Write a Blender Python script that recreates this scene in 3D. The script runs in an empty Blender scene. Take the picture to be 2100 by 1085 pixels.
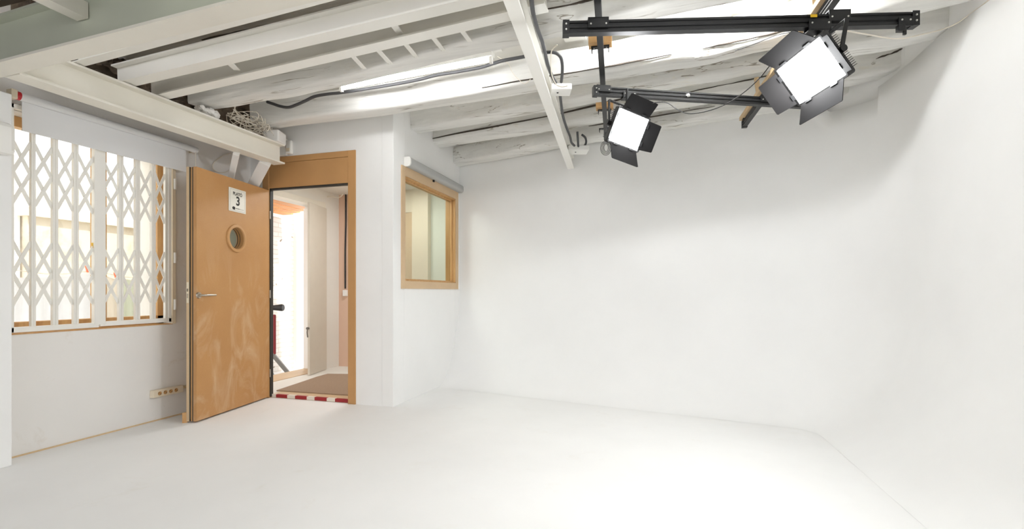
import bpy, bmesh, math, random
from mathutils import Vector, Matrix
random.seed(7)
S = bpy.context.scene
COL = S.collection
PI = math.pi

# ------------------------------------------------------------------ survey of the room
# The room axes: X along the door wall, Y into the room, Z up. The camera stands at X=Y=0.
F, CX, CY, EYE = 1000.0, 1050.0, 597.0, 1.08
TH = math.radians(16.45)
CT, ST = math.cos(TH), math.sin(TH)

def ray(px, py):
    a = (px - CX) / F
    return Vector((a * CT - ST, a * ST + CT, -(py - CY) / F))
def at_z(px, py, z):
    r = ray(px, py); return Vector((0, 0, EYE)) + r * ((z - EYE) / r.z)
def at_x(px, py, x):
    r = ray(px, py); return Vector((0, 0, EYE)) + r * (x / r.x)
def at_y(px, py, y):
    r = ray(px, py); return Vector((0, 0, EYE)) + r * (y / r.y)
def at_d(px, py, d):
    return Vector((0, 0, EYE)) + ray(px, py) * d
def at_plane(px, py, p, n):
    r = ray(px, py); o = Vector((0, 0, EYE)); return o + r * ((p - o).dot(n) / r.dot(n))

# ------------------------------------------------------------------ materials
def srgb(r, g, b):
    f = lambda c: (c / 12.92 if c <= .04045 else ((c + .055) / 1.055) ** 2.4)
    return (f(r / 255), f(g / 255), f(b / 255), 1)

def new_mat(name):
    m = bpy.data.materials.new(name); m.use_nodes = True
    return m, m.node_tree, m.node_tree.nodes['Principled BSDF']

def N(nt, kind, **kw):
    n = nt.nodes.new(kind)
    for k, v in kw.items():
        if k in n.inputs: n.inputs[k].default_value = v
        else: setattr(n, k, v)
    return n

def ramp(nt, stops, src):
    r = nt.nodes.new('ShaderNodeValToRGB')
    el = r.color_ramp.elements
    el[0].position, el[0].color = stops[0]
    el[1].position, el[1].color = stops[-1]
    for p, c in stops[1:-1]:
        e = el.new(p); e.color = c
    nt.links.new(src, r.inputs[0])
    return r

def mixc(nt, fac, a, b):
    m = nt.nodes.new('ShaderNodeMix'); m.data_type = 'RGBA'
    for sock, v in ((m.inputs[0], fac), (m.inputs[6], a), (m.inputs[7], b)):
        if hasattr(v, 'is_output'): nt.links.new(v, sock)
        else: sock.default_value = v
    return m.outputs[2]

def coords(nt, scale=(1, 1, 1)):
    tc = nt.nodes.new('ShaderNodeTexCoord'); mp = nt.nodes.new('ShaderNodeMapping')
    mp.inputs['Scale'].default_value = scale
    nt.links.new(tc.outputs['Object'], mp.inputs[0])
    return mp.outputs[0]

def noise(nt, vec, scale, detail=4, rough=.6, dist=0):
    n = N(nt, 'ShaderNodeTexNoise', Scale=scale, Detail=detail, Roughness=rough, Distortion=dist)
    nt.links.new(vec, n.inputs['Vector'])
    return n.outputs[0]

def bump(nt, b, h, strength, dist=.01):
    n = N(nt, 'ShaderNodeBump', Strength=strength, Distance=dist)
    nt.links.new(h, n.inputs['Height']); nt.links.new(n.outputs[0], b.inputs['Normal'])

def plain(name, col, rough=.5, metal=0.0, vary=0.0, vscale=6, bumps=0.0, bscale=40, stretch=(1, 1, 1), col2=None):
    m, nt, b = new_mat(name)
    b.inputs['Roughness'].default_value = rough; b.inputs['Metallic'].default_value = metal
    v = coords(nt, stretch)
    if vary or col2:
        c2 = col2 or tuple(max(0, x * (1 - vary)) for x in col[:3]) + (1,)
        n = noise(nt, v, vscale)
        r = ramp(nt, [(.35, col), (.7, c2)], n)
        nt.links.new(r.outputs[0], b.inputs['Base Color'])
    else:
        n = noise(nt, v, vscale, 2)
        r = ramp(nt, [(0, col), (1, tuple(x * .97 for x in col[:3]) + (1,))], n)
        nt.links.new(r.outputs[0], b.inputs['Base Color'])
    if bumps: bump(nt, b, noise(nt, v, bscale, 6), bumps)
    return m

def plaster(name, col, dirt, amount=.62, bumps=.12, bscale=9):
    """white painted plaster with faint blotches and small scuffs"""
    m, nt, b = new_mat(name); b.inputs['Roughness'].default_value = .75
    v = coords(nt)
    big = ramp(nt, [(.35, col), (.85, tuple(x * .94 for x in col[:3]) + (1,))], noise(nt, v, 1.3, 5))
    spots = ramp(nt, [(amount, (0, 0, 0, 1)), (amount + .16, (.7, .7, .7, 1))], noise(nt, v, 3.1, 8, .7, .4))
    c = mixc(nt, spots.outputs[0], big.outputs[0], dirt)
    nt.links.new(c, b.inputs['Base Color'])
    bump(nt, b, noise(nt, v, bscale, 8, .65), bumps, .008)
    return m

def old_wood(name, col, crack, stain, dark=.0):
    """lime-washed old timber: grain along the local X axis, thin dark checks, a few ochre stains"""
    m, nt, b = new_mat(name); b.inputs['Roughness'].default_value = .8
    v = coords(nt, (.45, 6, 6))
    g = ramp(nt, [(.3, col), (.75, tuple(x * (.78 - dark) for x in col[:3]) + (1,))], noise(nt, v, 2.2, 7, .65, .5))
    w = coords(nt, (1.2, 3, 3))
    st = ramp(nt, [(.60, (0, 0, 0, 1)), (.78, (.55, .55, .55, 1))], noise(nt, w, 2.1, 6, .7))
    c = mixc(nt, st.outputs[0], g.outputs[0], stain)
    n2 = noise(nt, coords(nt, (.13, 5.5, 5.5)), 1.7, 4, .55, .12)
    sub = N(nt, 'ShaderNodeMath', operation='SUBTRACT'); nt.links.new(n2, sub.inputs[0]); sub.inputs[1].default_value = .5
    ab = N(nt, 'ShaderNodeMath', operation='ABSOLUTE'); nt.links.new(sub.outputs[0], ab.inputs[0])
    line = ramp(nt, [(.003, (1, 1, 1, 1)), (.009, (0, 0, 0, 1))], ab.outputs[0])
    mask = ramp(nt, [(.50, (0, 0, 0, 1)), (.60, (1, 1, 1, 1))], noise(nt, coords(nt, (.9, 3, 3)), 1.9, 2))
    mul = N(nt, 'ShaderNodeMath', operation='MULTIPLY'); nt.links.new(line.outputs[0], mul.inputs[0]); nt.links.new(mask.outputs[0], mul.inputs[1])
    c = mixc(nt, mul.outputs[0], c, crack)
    nt.links.new(c, b.inputs['Base Color'])
    bump(nt, b, noise(nt, v, 6, 8, .7), .35, .01)
    return m

def emit(name, col, strength):
    m, nt, b = new_mat(name)
    nt.nodes.remove(b)
    e = N(nt, 'ShaderNodeEmission', Color=col, Strength=strength)
    nt.links.new(e.outputs[0], nt.nodes['Material Output'].inputs[0])
    return m

def glass_mat(name, tint, refl=.08, rough=0.0):
    m, nt, b = new_mat(name); nt.nodes.remove(b)
    t = N(nt, 'ShaderNodeBsdfTransparent', Color=tint); g = N(nt, 'ShaderNodeBsdfGlossy', Roughness=rough)
    g.inputs['Color'].default_value = (.9, .93, .9, 1)
    mx = N(nt, 'ShaderNodeMixShader'); mx.inputs[0].default_value = refl
    nt.links.new(t.outputs[0], mx.inputs[1]); nt.links.new(g.outputs[0], mx.inputs[2])
    nt.links.new(mx.outputs[0], nt.nodes['Material Output'].inputs[0])
    return m

def mdf(name):
    """tan fibreboard with pale wipe marks"""
    m, nt, b = new_mat(name); b.inputs['Roughness'].default_value = .5
    v = coords(nt)
    base = ramp(nt, [(.3, srgb(188, 141, 88)), (.75, srgb(175, 127, 76))], noise(nt, v, 2.4, 6))
    fib = ramp(nt, [(.4, (0, 0, 0, 1)), (.8, (.25, .25, .25, 1))], noise(nt, coords(nt, (1, 1, 3)), 130, 3))
    c = mixc(nt, fib.outputs[0], base.outputs[0], srgb(204, 168, 124))
    sm = ramp(nt, [(.50, (0, 0, 0, 1)), (.72, (.36, .36, .36, 1))], noise(nt, coords(nt, (2.6, 2.6, 1.2)), 1.9, 6, .6, 1.2))
    # the pale marks are on the lower two thirds of the leaf
    sep = N(nt, 'ShaderNodeSeparateXYZ'); tc = nt.nodes.new('ShaderNodeTexCoord'); nt.links.new(tc.outputs['Object'], sep.inputs[0])
    low = N(nt, 'ShaderNodeMapRange'); nt.links.new(sep.outputs[2], low.inputs[0])
    low.inputs[1].default_value, low.inputs[2].default_value = 1.5, .9; low.inputs[3].default_value, low.inputs[4].default_value = 0.08, 1
    mul = N(nt, 'ShaderNodeMath', operation='MULTIPLY'); nt.links.new(sm.outputs[0], mul.inputs[0]); nt.links.new(low.outputs[0], mul.inputs[1])
    c = mixc(nt, mul.outputs[0], c, srgb(222, 202, 176))
    nt.links.new(c, b.inputs['Base Color'])
    return m

def brick_mat(name):
    m, nt, b = new_mat(name); b.inputs['Roughness'].default_value = .85
    tc = nt.nodes.new('ShaderNodeTexCoord'); sep = N(nt, 'ShaderNodeSeparateXYZ'); cmb = N(nt, 'ShaderNodeCombineXYZ')
    nt.links.new(tc.outputs['Object'], sep.inputs[0])
    nt.links.new(sep.outputs[1], cmb.inputs[0]); nt.links.new(sep.outputs[2], cmb.inputs[1])
    wob = N(nt, 'ShaderNodeTexNoise', Scale=3.0, Detail=3.0); nt.links.new(cmb.outputs[0], wob.inputs[0])
    add = N(nt, 'ShaderNodeVectorMath', operation='MULTIPLY_ADD'); nt.links.new(wob.outputs[1], add.inputs[0])
    add.inputs[1].default_value = (.06, .06, 0); nt.links.new(cmb.outputs[0], add.inputs[2])
    br = N(nt, 'ShaderNodeTexBrick'); nt.links.new(add.outputs[0], br.inputs[0])
    br.inputs['Color1'].default_value = srgb(212, 207, 198); br.inputs['Color2'].default_value = srgb(200, 194, 184)
    br.inputs['Mortar'].default_value = srgb(190, 181, 168)
    br.inputs['Scale'].default_value = 1.0; br.inputs['Mortar Size'].default_value = .007
    br.inputs['Brick Width'].default_value = .29; br.inputs['Row Height'].default_value = .068
    hole = ramp(nt, [(.66, (0, 0, 0, 1)), (.72, (1, 1, 1, 1))], noise(nt, add.outputs[0], 9, 5, .6))
    c = mixc(nt, hole.outputs[0], br.outputs[0], srgb(110, 90, 70))
    nt.links.new(c, b.inputs['Base Color'])
    bump(nt, b, br.outputs[0], .5, .015)
    return m

M = {}
M['wall'] = plaster('wall_plaster', srgb(238, 238, 237), srgb(222, 218, 210), .66)
M['wall_old'] = plaster('old_wall_plaster', srgb(232, 230, 227), srgb(212, 203, 190), .60, .22, 6)
M['cyc'] = plaster('cyclorama_paint', srgb(236, 236, 235), srgb(230, 229, 227), .7, .04, 5)
M['floor'] = plaster('white_floor_paint', srgb(235, 235, 234), srgb(227, 225, 220), .60, .08, 7)
M['steel'] = plain('cream_painted_steel', srgb(232, 228, 217), .45, vary=.04, vscale=3, bumps=.03)
M['steel_white'] = plain('white_painted_steel', srgb(238, 236, 230), .42, vary=.03, vscale=3)
M['sage'] = plain('sage_painted_steel', srgb(196, 200, 184), .4, vary=.06, vscale=1.6)
M['beam'] = old_wood('limewashed_timber', srgb(236, 235, 231), srgb(146, 138, 126), srgb(216, 204, 178))
M['beam_raw'] = old_wood('raw_old_timber', srgb(150, 128, 98), srgb(40, 32, 26), srgb(120, 84, 48), .1)
M['crack'] = plain('timber_crack', srgb(70, 62, 54), .9)
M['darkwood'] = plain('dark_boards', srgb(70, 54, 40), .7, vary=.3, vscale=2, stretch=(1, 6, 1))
M['ceil'] = plaster('ceiling_board', srgb(236, 234, 228), srgb(205, 196, 178), .62, .2)
M['rubble'] = plain('rubble', srgb(120, 106, 90), .95, col2=srgb(58, 48, 40), vscale=9, bumps=.6, bscale=14)
M['mdf'] = mdf('fibreboard')
M['mdf_frame'] = plain('fibreboard_frame', srgb(192, 146, 94), .5, vary=.1, vscale=3)
M['mdf_pale'] = plain('pale_fibreboard', srgb(206, 178, 142), .5, vary=.07, vscale=4)
M['pine'] = plain('pine', srgb(204, 164, 110), .5, col2=srgb(186, 140, 88), vscale=3, stretch=(8, 8, 1))
M['pine_light'] = plain('light_batten', srgb(214, 186, 146), .6, vary=.12, vscale=4)
M['pine_bright'] = plain('orange_pine', srgb(226, 160, 96), .5, col2=srgb(206, 132, 70), vscale=3, stretch=(8, 1, 8))
M['shutter'] = plain('shutter_paint', srgb(212, 205, 192), .5, vary=.04)
M['low_bounce_grey'] = plain('low_bounce_floor_grey', srgb(128, 126, 122), .8, vary=.1)  # dark tone so the unseen floor throws back little light
M['rubber'] = plain('dark_gasket', srgb(52, 50, 46), .6)
M['black'] = plain('black_aluminium', srgb(30, 30, 31), .38, .35)
M['black_matt'] = plain('black_matt_paint', srgb(42, 41, 41), .55)
M['flap'] = plain('dark_flap_metal', srgb(22, 21, 21), .8, .0, vary=.12, vscale=9)
M['flap'].node_tree.nodes['Principled BSDF'].inputs['Specular IOR Level'].default_value = .12
M['fins'] = plain('heat_sink', srgb(40, 40, 41), .5, .3)
M['bolt'] = plain('bright_bolt', srgb(205, 204, 198), .3, .6)
M['chrome'] = plain('brushed_nickel', srgb(186, 178, 166), .28, .9)
M['conduit'] = plain('grey_corrugated_conduit', srgb(72, 72, 74), .55)
M['cable_white'] = plain('white_cable', srgb(226, 218, 204), .5)
M['cable_black'] = plain('black_cable', srgb(36, 34, 33), .5)
M['plastic'] = plain('white_plastic', srgb(238, 237, 233), .35)
M['cream_plastic'] = plain('cream_plastic', srgb(226, 213, 190), .4)
M['fabric'] = plain('white_blind_fabric', srgb(226, 226, 226), .8, bumps=.03, bscale=300)
M['grey_cassette'] = plain('grey_blind_fabric', srgb(176, 177, 176), .6, bumps=.03, bscale=300)
M['red_plastic'] = plain('red_plastic', srgb(190, 36, 44), .4)
M['tape_red'] = plain('red_tape', srgb(160, 34, 40), .5, vary=.2, vscale=30)
M['tape_white'] = plain('white_tape', srgb(228, 222, 210), .5)
M['yellow'] = plain('yellow_tape', srgb(232, 186, 30), .5)
M['mat'] = plain('brown_mat', srgb(168, 144, 122), .95, vary=.22, vscale=120, bumps=.4, bscale=300)
M['hall'] = plaster('hall_plaster', srgb(230, 228, 222), srgb(208, 202, 190), .62)
M['pink'] = plaster('pink_plaster', srgb(222, 190, 168), srgb(206, 172, 150), .62)
M['green'] = plaster('pale_green_plaster', srgb(220, 224, 212), srgb(204, 207, 194), .62)
M['brick'] = brick_mat('white_painted_brick')
M['yard'] = plaster('weathered_beige_render', srgb(222, 212, 196), srgb(176, 164, 148), .50, .3)
M['cream'] = plaster('cream_render', srgb(232, 224, 210), srgb(214, 204, 188), .6)
M['whitewash'] = plaster('whitewash', srgb(244, 242, 238), srgb(226, 222, 214), .66)
M['ground'] = plaster('pale_paving', srgb(214, 211, 206), srgb(190, 184, 176), .6)
M['sheet'] = plain('white_sheet', srgb(238, 240, 248), .9, vary=.03, vscale=20)
M['cloth_beige'] = plain('beige_cloth', srgb(232, 222, 208), .9, vary=.06)
M['cloth_green'] = plain('pale_green_cloth', srgb(210, 216, 198), .9, vary=.06)
M['denim'] = plain('blue_denim', srgb(84, 108, 138), .9, vary=.25, vscale=14)
M['peg'] = plain('orange_peg', srgb(240, 110, 74), .5)
M['red_board'] = plain('dark_red_board', srgb(132, 26, 32), .45)
M['grey_metal'] = plain('grey_metal_leg', srgb(120, 116, 110), .45, .3)
M['ink'] = plain('black_ink', srgb(24, 22, 20), .6)
M['ink_grey'] = plain('grey_ink', srgb(150, 146, 140), .6)
M['paper'] = plain('sign_paper', srgb(232, 230, 220), .5)
M['foam'] = plain('yellow_foam', srgb(214, 182, 116), .9)
M['brown_door'] = plain('brown_door', srgb(146, 108, 78), .5, vary=.15, vscale=2, stretch=(6, 6, 1))
M['led'] = emit('led_diffuser', (.97, .985, 1, 1), 30)
M['led_key'] = emit('led_key_diffuser', (.97, .985, 1, 1), 115)
M['tube'] = emit('fluorescent_tube', (.98, .985, 1, 1), 30)
M['tube_bright'] = emit('bright_fluorescent_tube', (.97, .985, 1, 1), 125)
M['glass'] = glass_mat('clear_glass', (.96, .97, .95, 1), .04)
M['glass_green'] = glass_mat('green_tinted_glass', (.81, .83, .79, 1), .10)
M['glass_frost'] = plain('frosted_porthole_glass', srgb(150, 156, 140), .25)

# ------------------------------------------------------------------ mesh builder
class MB:
    def __init__(self): self.v, self.f, self.m, self.s = [], [], [], []
    def add(self, vs, fs, mi=0, smooth=False):
        b = len(self.v); self.v += [Vector(p) for p in vs]
        for f in fs:
            self.f.append(tuple(b + i for i in f)); self.m.append(mi); self.s.append(smooth)
        return self
    def box(self, a, b, mi=0):
        x0, y0, z0 = (min(a[i], b[i]) for i in range(3)); x1, y1, z1 = (max(a[i], b[i]) for i in range(3))
        return self.add([(x0, y0, z0), (x1, y0, z0), (x1, y1, z0), (x0, y1, z0), (x0, y0, z1), (x1, y0, z1), (x1, y1, z1), (x0, y1, z1)],
                        [(0, 3, 2, 1), (4, 5, 6, 7), (0, 1, 5, 4), (1, 2, 6, 5), (2, 3, 7, 6), (3, 0, 4, 7)], mi)
    def obox(self, c, ax, ay, az, hx, hy, hz, mi=0):
        c = Vector(c); ax, ay, az = Vector(ax) * hx, Vector(ay) * hy, Vector(az) * hz
        vs = [c + ax * i + ay * j + az * k for k in (-1, 1) for i, j in ((-1, -1), (1, -1), (1, 1), (-1, 1))]
        return self.add(vs, [(0, 3, 2, 1), (4, 5, 6, 7), (0, 1, 5, 4), (1, 2, 6, 5), (2, 3, 7, 6), (3, 0, 4, 7)], mi)
    def bar(self, p, q, w, h, up=(0, 0, 1), mi=0):
        p, q = Vector(p), Vector(q); d = (q - p); L = d.length; d.normalize()
        u = d.cross(Vector(up)); u.normalize(); v = u.cross(d)
        return self.obox((p + q) / 2, d, u, v, L / 2, w / 2, h / 2, mi)
    def extrude(self, poly, p, q, up=(0, 0, 1), mi=0, smooth=False):
        """poly: (side, up) points; swept from p to q; side = up x direction (to the left when looking along)"""
        p, q = Vector(p), Vector(q); d = (q - p).normalized()
        u = Vector(up).cross(d).normalized(); v = d.cross(u)
        n = len(poly)
        vs = [o + u * a + v * b for o in (p, q) for a, b in poly]
        fs = [(i, (i + 1) % n, n + (i + 1) % n, n + i) for i in range(n)]
        fs += [tuple(range(n - 1, -1, -1)), tuple(range(n, 2 * n))]
        return self.add(vs, fs, mi, smooth)
    def tube(self, pts, r, n=8, mi=0, cap=True):
        pts = [Vector(p) for p in pts]; k = len(pts); rr = r if isinstance(r, (list, tuple)) else [r] * k
        vs, fs, prev = [], [], None
        for i, p in enumerate(pts):
            t = (pts[min(i + 1, k - 1)] - pts[max(i - 1, 0)]).normalized()
            if prev is None:
                a = Vector((0, 0, 1)) if abs(t.z) < .9 else Vector((1, 0, 0))
                u = t.cross(a).normalized()
            else:
                u = (prev - t * prev.dot(t)).normalized()
            prev = u; w = t.cross(u)
            vs += [p + (u * math.cos(2 * PI * j / n) + w * math.sin(2 * PI * j / n)) * rr[i] for j in range(n)]
        for i in range(k - 1):
            for j in range(n):
                fs.append((i * n + j, i * n + (j + 1) % n, (i + 1) * n + (j + 1) % n, (i + 1) * n + j))
        self.add(vs, fs, mi, True)
        if cap:
            self.add(vs[:n], [tuple(range(n - 1, -1, -1))], mi); self.add(vs[-n:], [tuple(range(n))], mi)
        return self
    def bolts(self, pts, nrm, r=.005, h=.004, mi=0):
        nrm = Vector(nrm).normalized()
        for p in pts: self.tube([Vector(p), Vector(p) + nrm * h], [r, r * .85], 10, mi)
        return self

def curve(pts, sub=6):
    pts = [Vector(p) for p in pts]; out = []
    for i in range(len(pts) - 1):
        p0, p1, p2, p3 = pts[max(i - 1, 0)], pts[i], pts[i + 1], pts[min(i + 2, len(pts) - 1)]
        for k in range(sub):
            t = k / sub
            out.append(.5 * ((2 * p1) + (p2 - p0) * t + (2 * p0 - 5 * p1 + 4 * p2 - p3) * t * t + (3 * p1 - p0 - 3 * p2 + p3) * t ** 3))
    out.append(pts[-1]); return out

def world_loc(o):
    v = Vector((0, 0, 0))
    while o is not None:
        v += o.location; o = o.parent
    return v

def obj(name, mb, mats, parent=None, bevel=0.0, origin=None, recalc=True):
    if not isinstance(mats, (list, tuple)): mats = [mats]
    if parent is not None: off = world_loc(parent)
    elif origin is not None: off = Vector(origin)
    else:
        lo = [min(p[i] for p in mb.v) for i in range(3)]; hi = [max(p[i] for p in mb.v) for i in range(3)]
        off = Vector(((lo[0] + hi[0]) / 2, (lo[1] + hi[1]) / 2, lo[2]))
    me = bpy.data.meshes.new(name)
    me.from_pydata([p - off for p in mb.v], [], mb.f)
    for m in mats: me.materials.append(m)
    for p, mi, s in zip(me.polygons, mb.m, mb.s): p.material_index = mi; p.use_smooth = s
    if recalc:
        bm = bmesh.new(); bm.from_mesh(me)
        bmesh.ops.recalc_face_normals(bm, faces=bm.faces); bm.to_mesh(me); bm.free()
    o = bpy.data.objects.new(name, me); COL.objects.link(o)
    if parent is not None: o.parent = parent
    else: o.location = off
    if bevel:
        b = o.modifiers.new('bevel', 'BEVEL'); b.width = bevel; b.segments = 2; b.limit_method = 'ANGLE'
    return o

def tag(o, label=None, cat=None, group=None, kind=None):
    if label: o['label'] = label
    if cat: o['category'] = cat
    if group: o['group'] = group
    if kind: o['kind'] = kind
    return o

def thing(name, label, cat, loc, group=None, kind=None):
    o = bpy.data.objects.new(name, None); COL.objects.link(o); o.location = Vector(loc); o.empty_display_size = .1
    return tag(o, label, cat, group, kind)

def struct(name, mb, mats, label=None, cat=None, bevel=0.0, origin=None):
    return tag(obj(name, mb, mats, None, bevel, origin), label, cat, None, 'structure')

def pane(mb_axis, lo, hi, holes, t0, t1, mi=0):
    """wall slab with rectangular holes. mb_axis: 'x' (plane X = t) or 'y'; lo/hi: (along, z)"""
    mb = MB()
    cuts = sorted({lo[0], hi[0], *[h[0] for h in holes], *[h[1] for h in holes]})
    for a, b in zip(cuts, cuts[1:]):
        mid = (a + b) / 2
        spans = sorted((h[2], h[3]) for h in holes if h[0] < mid < h[1])
        z = lo[1]
        for s0, s1 in spans + [(hi[1], hi[1])]:
            if s0 > z + 1e-6:
                if mb_axis == 'x': mb.box((t0, a, z), (t1, b, s0), mi)
                else: mb.box((a, t0, z), (b, t1, s0), mi)
            z = s1
    return mb

# ------------------------------------------------------------------ the setting
LX, DY, GX, RX = -3.99, 4.04, -2.344, 1.80
struct('floor', MB().box((-4.0, -.2, -.1), (1.95, 5.95, 0)), M['floor'], 'white painted studio floor with faint scuffs', 'floor', origin=(0, 0, 0))

# window wall: opening for the barred window
WY0, WY1, WZ0, WZ1 = 2.03, 3.205, .795, 2.25
struct('floor_low_bounce', MB().box((-6, -9, -.1), (4, -.2, -.004)), M['low_bounce_grey'], origin=(0, -6, 0))  # unseen floor behind the camera, added grey to cut bounce onto the joists
struct('wall_left', pane('x', (-3.2, 0), (DY, 2.99), [(WY0, WY1, WZ0, WZ1)], -4.38, LX), M['wall_old'], 'rough white plaster wall around the barred window', 'wall')
mb = MB().box((LX, 1.3, 0), (-3.82, 2.018, 2.298))
struct('pillar', mb, M['wall'], 'white wall pier at the picture edge in front of the window', 'pillar', .006)
struct('baseboard_left', MB().box((LX, 2.02, 0), (LX + .006, DY, .010)), M['pine_light'])
# door wall
OX0, OX1 = -3.80, -2.745
struct('wall_door', pane('y', (-4.10, 0), (GX - .12, 2.99), [(OX0, OX1, 0, 2.425)], DY, DY + .05), M['wall'], 'white wall holding the tan door frame', 'wall')
# booth wall with the inner window
BY0, BY1, BZ0, BZ1 = 4.244, 5.49, 1.178, 2.197
struct('wall_booth', pane('x', (DY, 0), (5.95, 2.99), [(BY0, BY1, BZ0, BZ1)], GX - .12, GX), M['wall'], 'white side wall with the inner window', 'wall', .004)
struct('wall_right', MB().box((RX, -3.2, 0), (RX + .12, 5.95, 3.0)), M['wall'])
struct('wall_rear', MB().box((GX, 5.72, 0), (RX, 5.84, 3.0)), M['wall'])
# ceiling boards over the timber beams, with cross slats in the bays
mb = MB().box((-4.1, 1.55, 2.99), (1.95, 5.95, 3.06))
x = -3.3
while x < 1.7:
    mb.box((x, 3.00, 2.965), (x + .16, 3.66, 2.99)); x += .33
struct('ceiling', mb, M['ceil'], 'white boarded ceiling above the timber beams', 'ceiling')
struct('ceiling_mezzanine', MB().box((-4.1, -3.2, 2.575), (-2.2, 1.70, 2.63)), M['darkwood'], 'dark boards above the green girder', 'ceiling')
struct('ceiling_front_block', MB().box((-2.2, -3.2, 2.58), (1.95, 1.60, 2.63)), M['ceil'])  # unseen ceiling, set low to block light coming over the girder

# --- cyclorama: back wall, big curved corner and right wall, coved into the floor
e = Vector((.979, -.2035, 0)).normalized()
P0 = Vector((GX, 5.63, 0)); R = .8
nb = Vector((-e.y, e.x, 0)) * -1                                   # inward normal of the back wall
ang0 = math.atan2(-nb.y, -nb.x)
CXR = RX - .02 - R
tt = (CXR - P0.x - nb.x * R) / e.x
T1 = P0 + e * tt                                                    # tangent point on the back wall
CEN = T1 + nb * R
path, nrm = [], []
n1 = 40
for i in range(n1 + 1): path.append(P0 + (T1 - P0) * (i / n1)); nrm.append(nb.copy())
n2 = 48
for i in range(1, n2 + 1):
    a = ang0 * (1 - i / n2)
    d = Vector((math.cos(a), math.sin(a), 0)); path.append(CEN + d * R); nrm.append(-d)
y = CEN.y
while y > -3.2:
    y -= .15; path.append(Vector((RX - .02, y, 0))); nrm.append(Vector((-1, 0, 0)))
def hit_path(px):
    r = ray(px, CY)
    for i in range(len(path) - 1):
        a, b = path[i], path[i + 1]
        ca, cb = r.x * a.y - r.y * a.x, r.x * b.y - r.y * b.x
        if ca * cb <= 0 and a.y * r.y > 0:
            t = ca / (ca - cb) if ca != cb else 0
            p = a + (b - a) * t
            return i + t, p.xy.length / r.xy.length
def rim(px, py):
    s, d = hit_path(px); return s, EYE + d * (CY - py) / F
low = [rim(1700, 230), rim(1730, 224), rim(1760, 214), rim(1785, 206), rim(1801, 199)]
high = [rim(1803, 177), rim(1850, 140), rim(1930, 70), rim(2028, 2)]
step = low[-1][0]
def z_top(s):
    if s <= step:
        if s < low[0][0]: return max(2.80 + (low[0][1] - 2.80) * max(0, 1 - (low[0][0] - s) / 6), low[0][1])
        for (a, za), (b, zb) in zip(low, low[1:]):
            if a <= s <= b: return za + (zb - za) * (s - a) / max(b - a, 1e-6)
        return low[-1][1]
    for (a, za), (b, zb) in zip(high, high[1:]):
        if a <= s <= b: return za + (zb - za) * (s - a) / (b - a)
    return high[0][1] if s < high[0][0] else high[-1][1]
def at_s(s):
    i = min(int(s), len(path) - 2); t = s - i
    return path[i] + (path[i + 1] - path[i]) * t, (nrm[i] + (nrm[i + 1] - nrm[i]) * t).normalized()
prof = [(.60, 0.0), (.53, .012), (.46, .045), (.38, .10), (.30, .18), (.22, .29), (.15, .42), (.09, .57), (.045, .73), (.015, .89), (0, 1.05)]
ss = sorted(set([float(i) for i in range(len(path))] + [step - 1e-3, step + 1e-3]))
mb = MB(); vs = []; rows = len(prof) + 12
for s in ss:
    p, n = at_s(s); zt = z_top(s)
    for o, z in prof: vs.append(p + n * o + Vector((0, 0, z + .001)))
    for k in range(1, 11): vs.append(p + Vector((0, 0, 1.05 + (zt - 1.05) * k / 10)))
    vs.append(p - n * .016 + Vector((0, 0, zt)))
    vs.append(p - n * .018 + Vector((0, 0, zt - .2)))
nr = len(prof) + 12
fs = [(i * nr + j, i * nr + j + 1, (i + 1) * nr + j + 1, (i + 1) * nr + j) for i in range(len(ss) - 1) for j in range(nr - 1)]
mb.add(vs, fs, 0, True)
cyc = struct('wall_cyclorama', mb, M['cyc'], 'seamless white cyclorama wall curving into the floor and the side wall', 'wall', origin=(0, 0, 0))
me = cyc.data
for p in me.polygons:                                               # keep the rim crisp
    if (p.index % (nr - 1)) >= nr - 3: p.use_smooth = False

vs = []; o_ = [p - n * .055 for p, n in zip(path, nrm)]
for p in o_: vs += [p + Vector((0, 0, 1.9)), p + Vector((0, 0, 2.99))]
struct('wall_upper', MB().add(vs, [(2 * i, 2 * i + 1, 2 * i + 3, 2 * i + 2) for i in range(len(o_) - 1)], 0, True), M['wall'], 'old wall showing above the rim of the cyclorama', 'wall', origin=(0, 0, 0))

# --- entrance hall behind the door
HX, HB = -4.25, 5.85
struct('floor_hall', MB().box((-4.56, DY + .06, -.1), (-4.0, 5.95, .032)).box((-4.0, DY + .06, 0), (GX - .12, HB, .032)), M['hall'], origin=(0, 0, 0))
struct('wall_hall_left', pane('x', (DY + .05, 0), (5.95, 2.6), [(4.14, 5.54, 0, 2.22)], -4.56, HX), M['hall'])
mb = MB().box((-4.56, HB, 0), (-3.86, HB + .1, 2.6), 0).box((-3.86, HB, 0), (GX - .12, HB + .1, 2.6), 1)
struct('wall_hall_back', mb, [M['pink'], M['green']], 'pinkish end wall of the entrance hall', 'wall')
struct('ceiling_hall', MB().box((-4.56, DY + .05, 2.42), (GX - .12, HB + .1, 2.5)), M['hall'])

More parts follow.
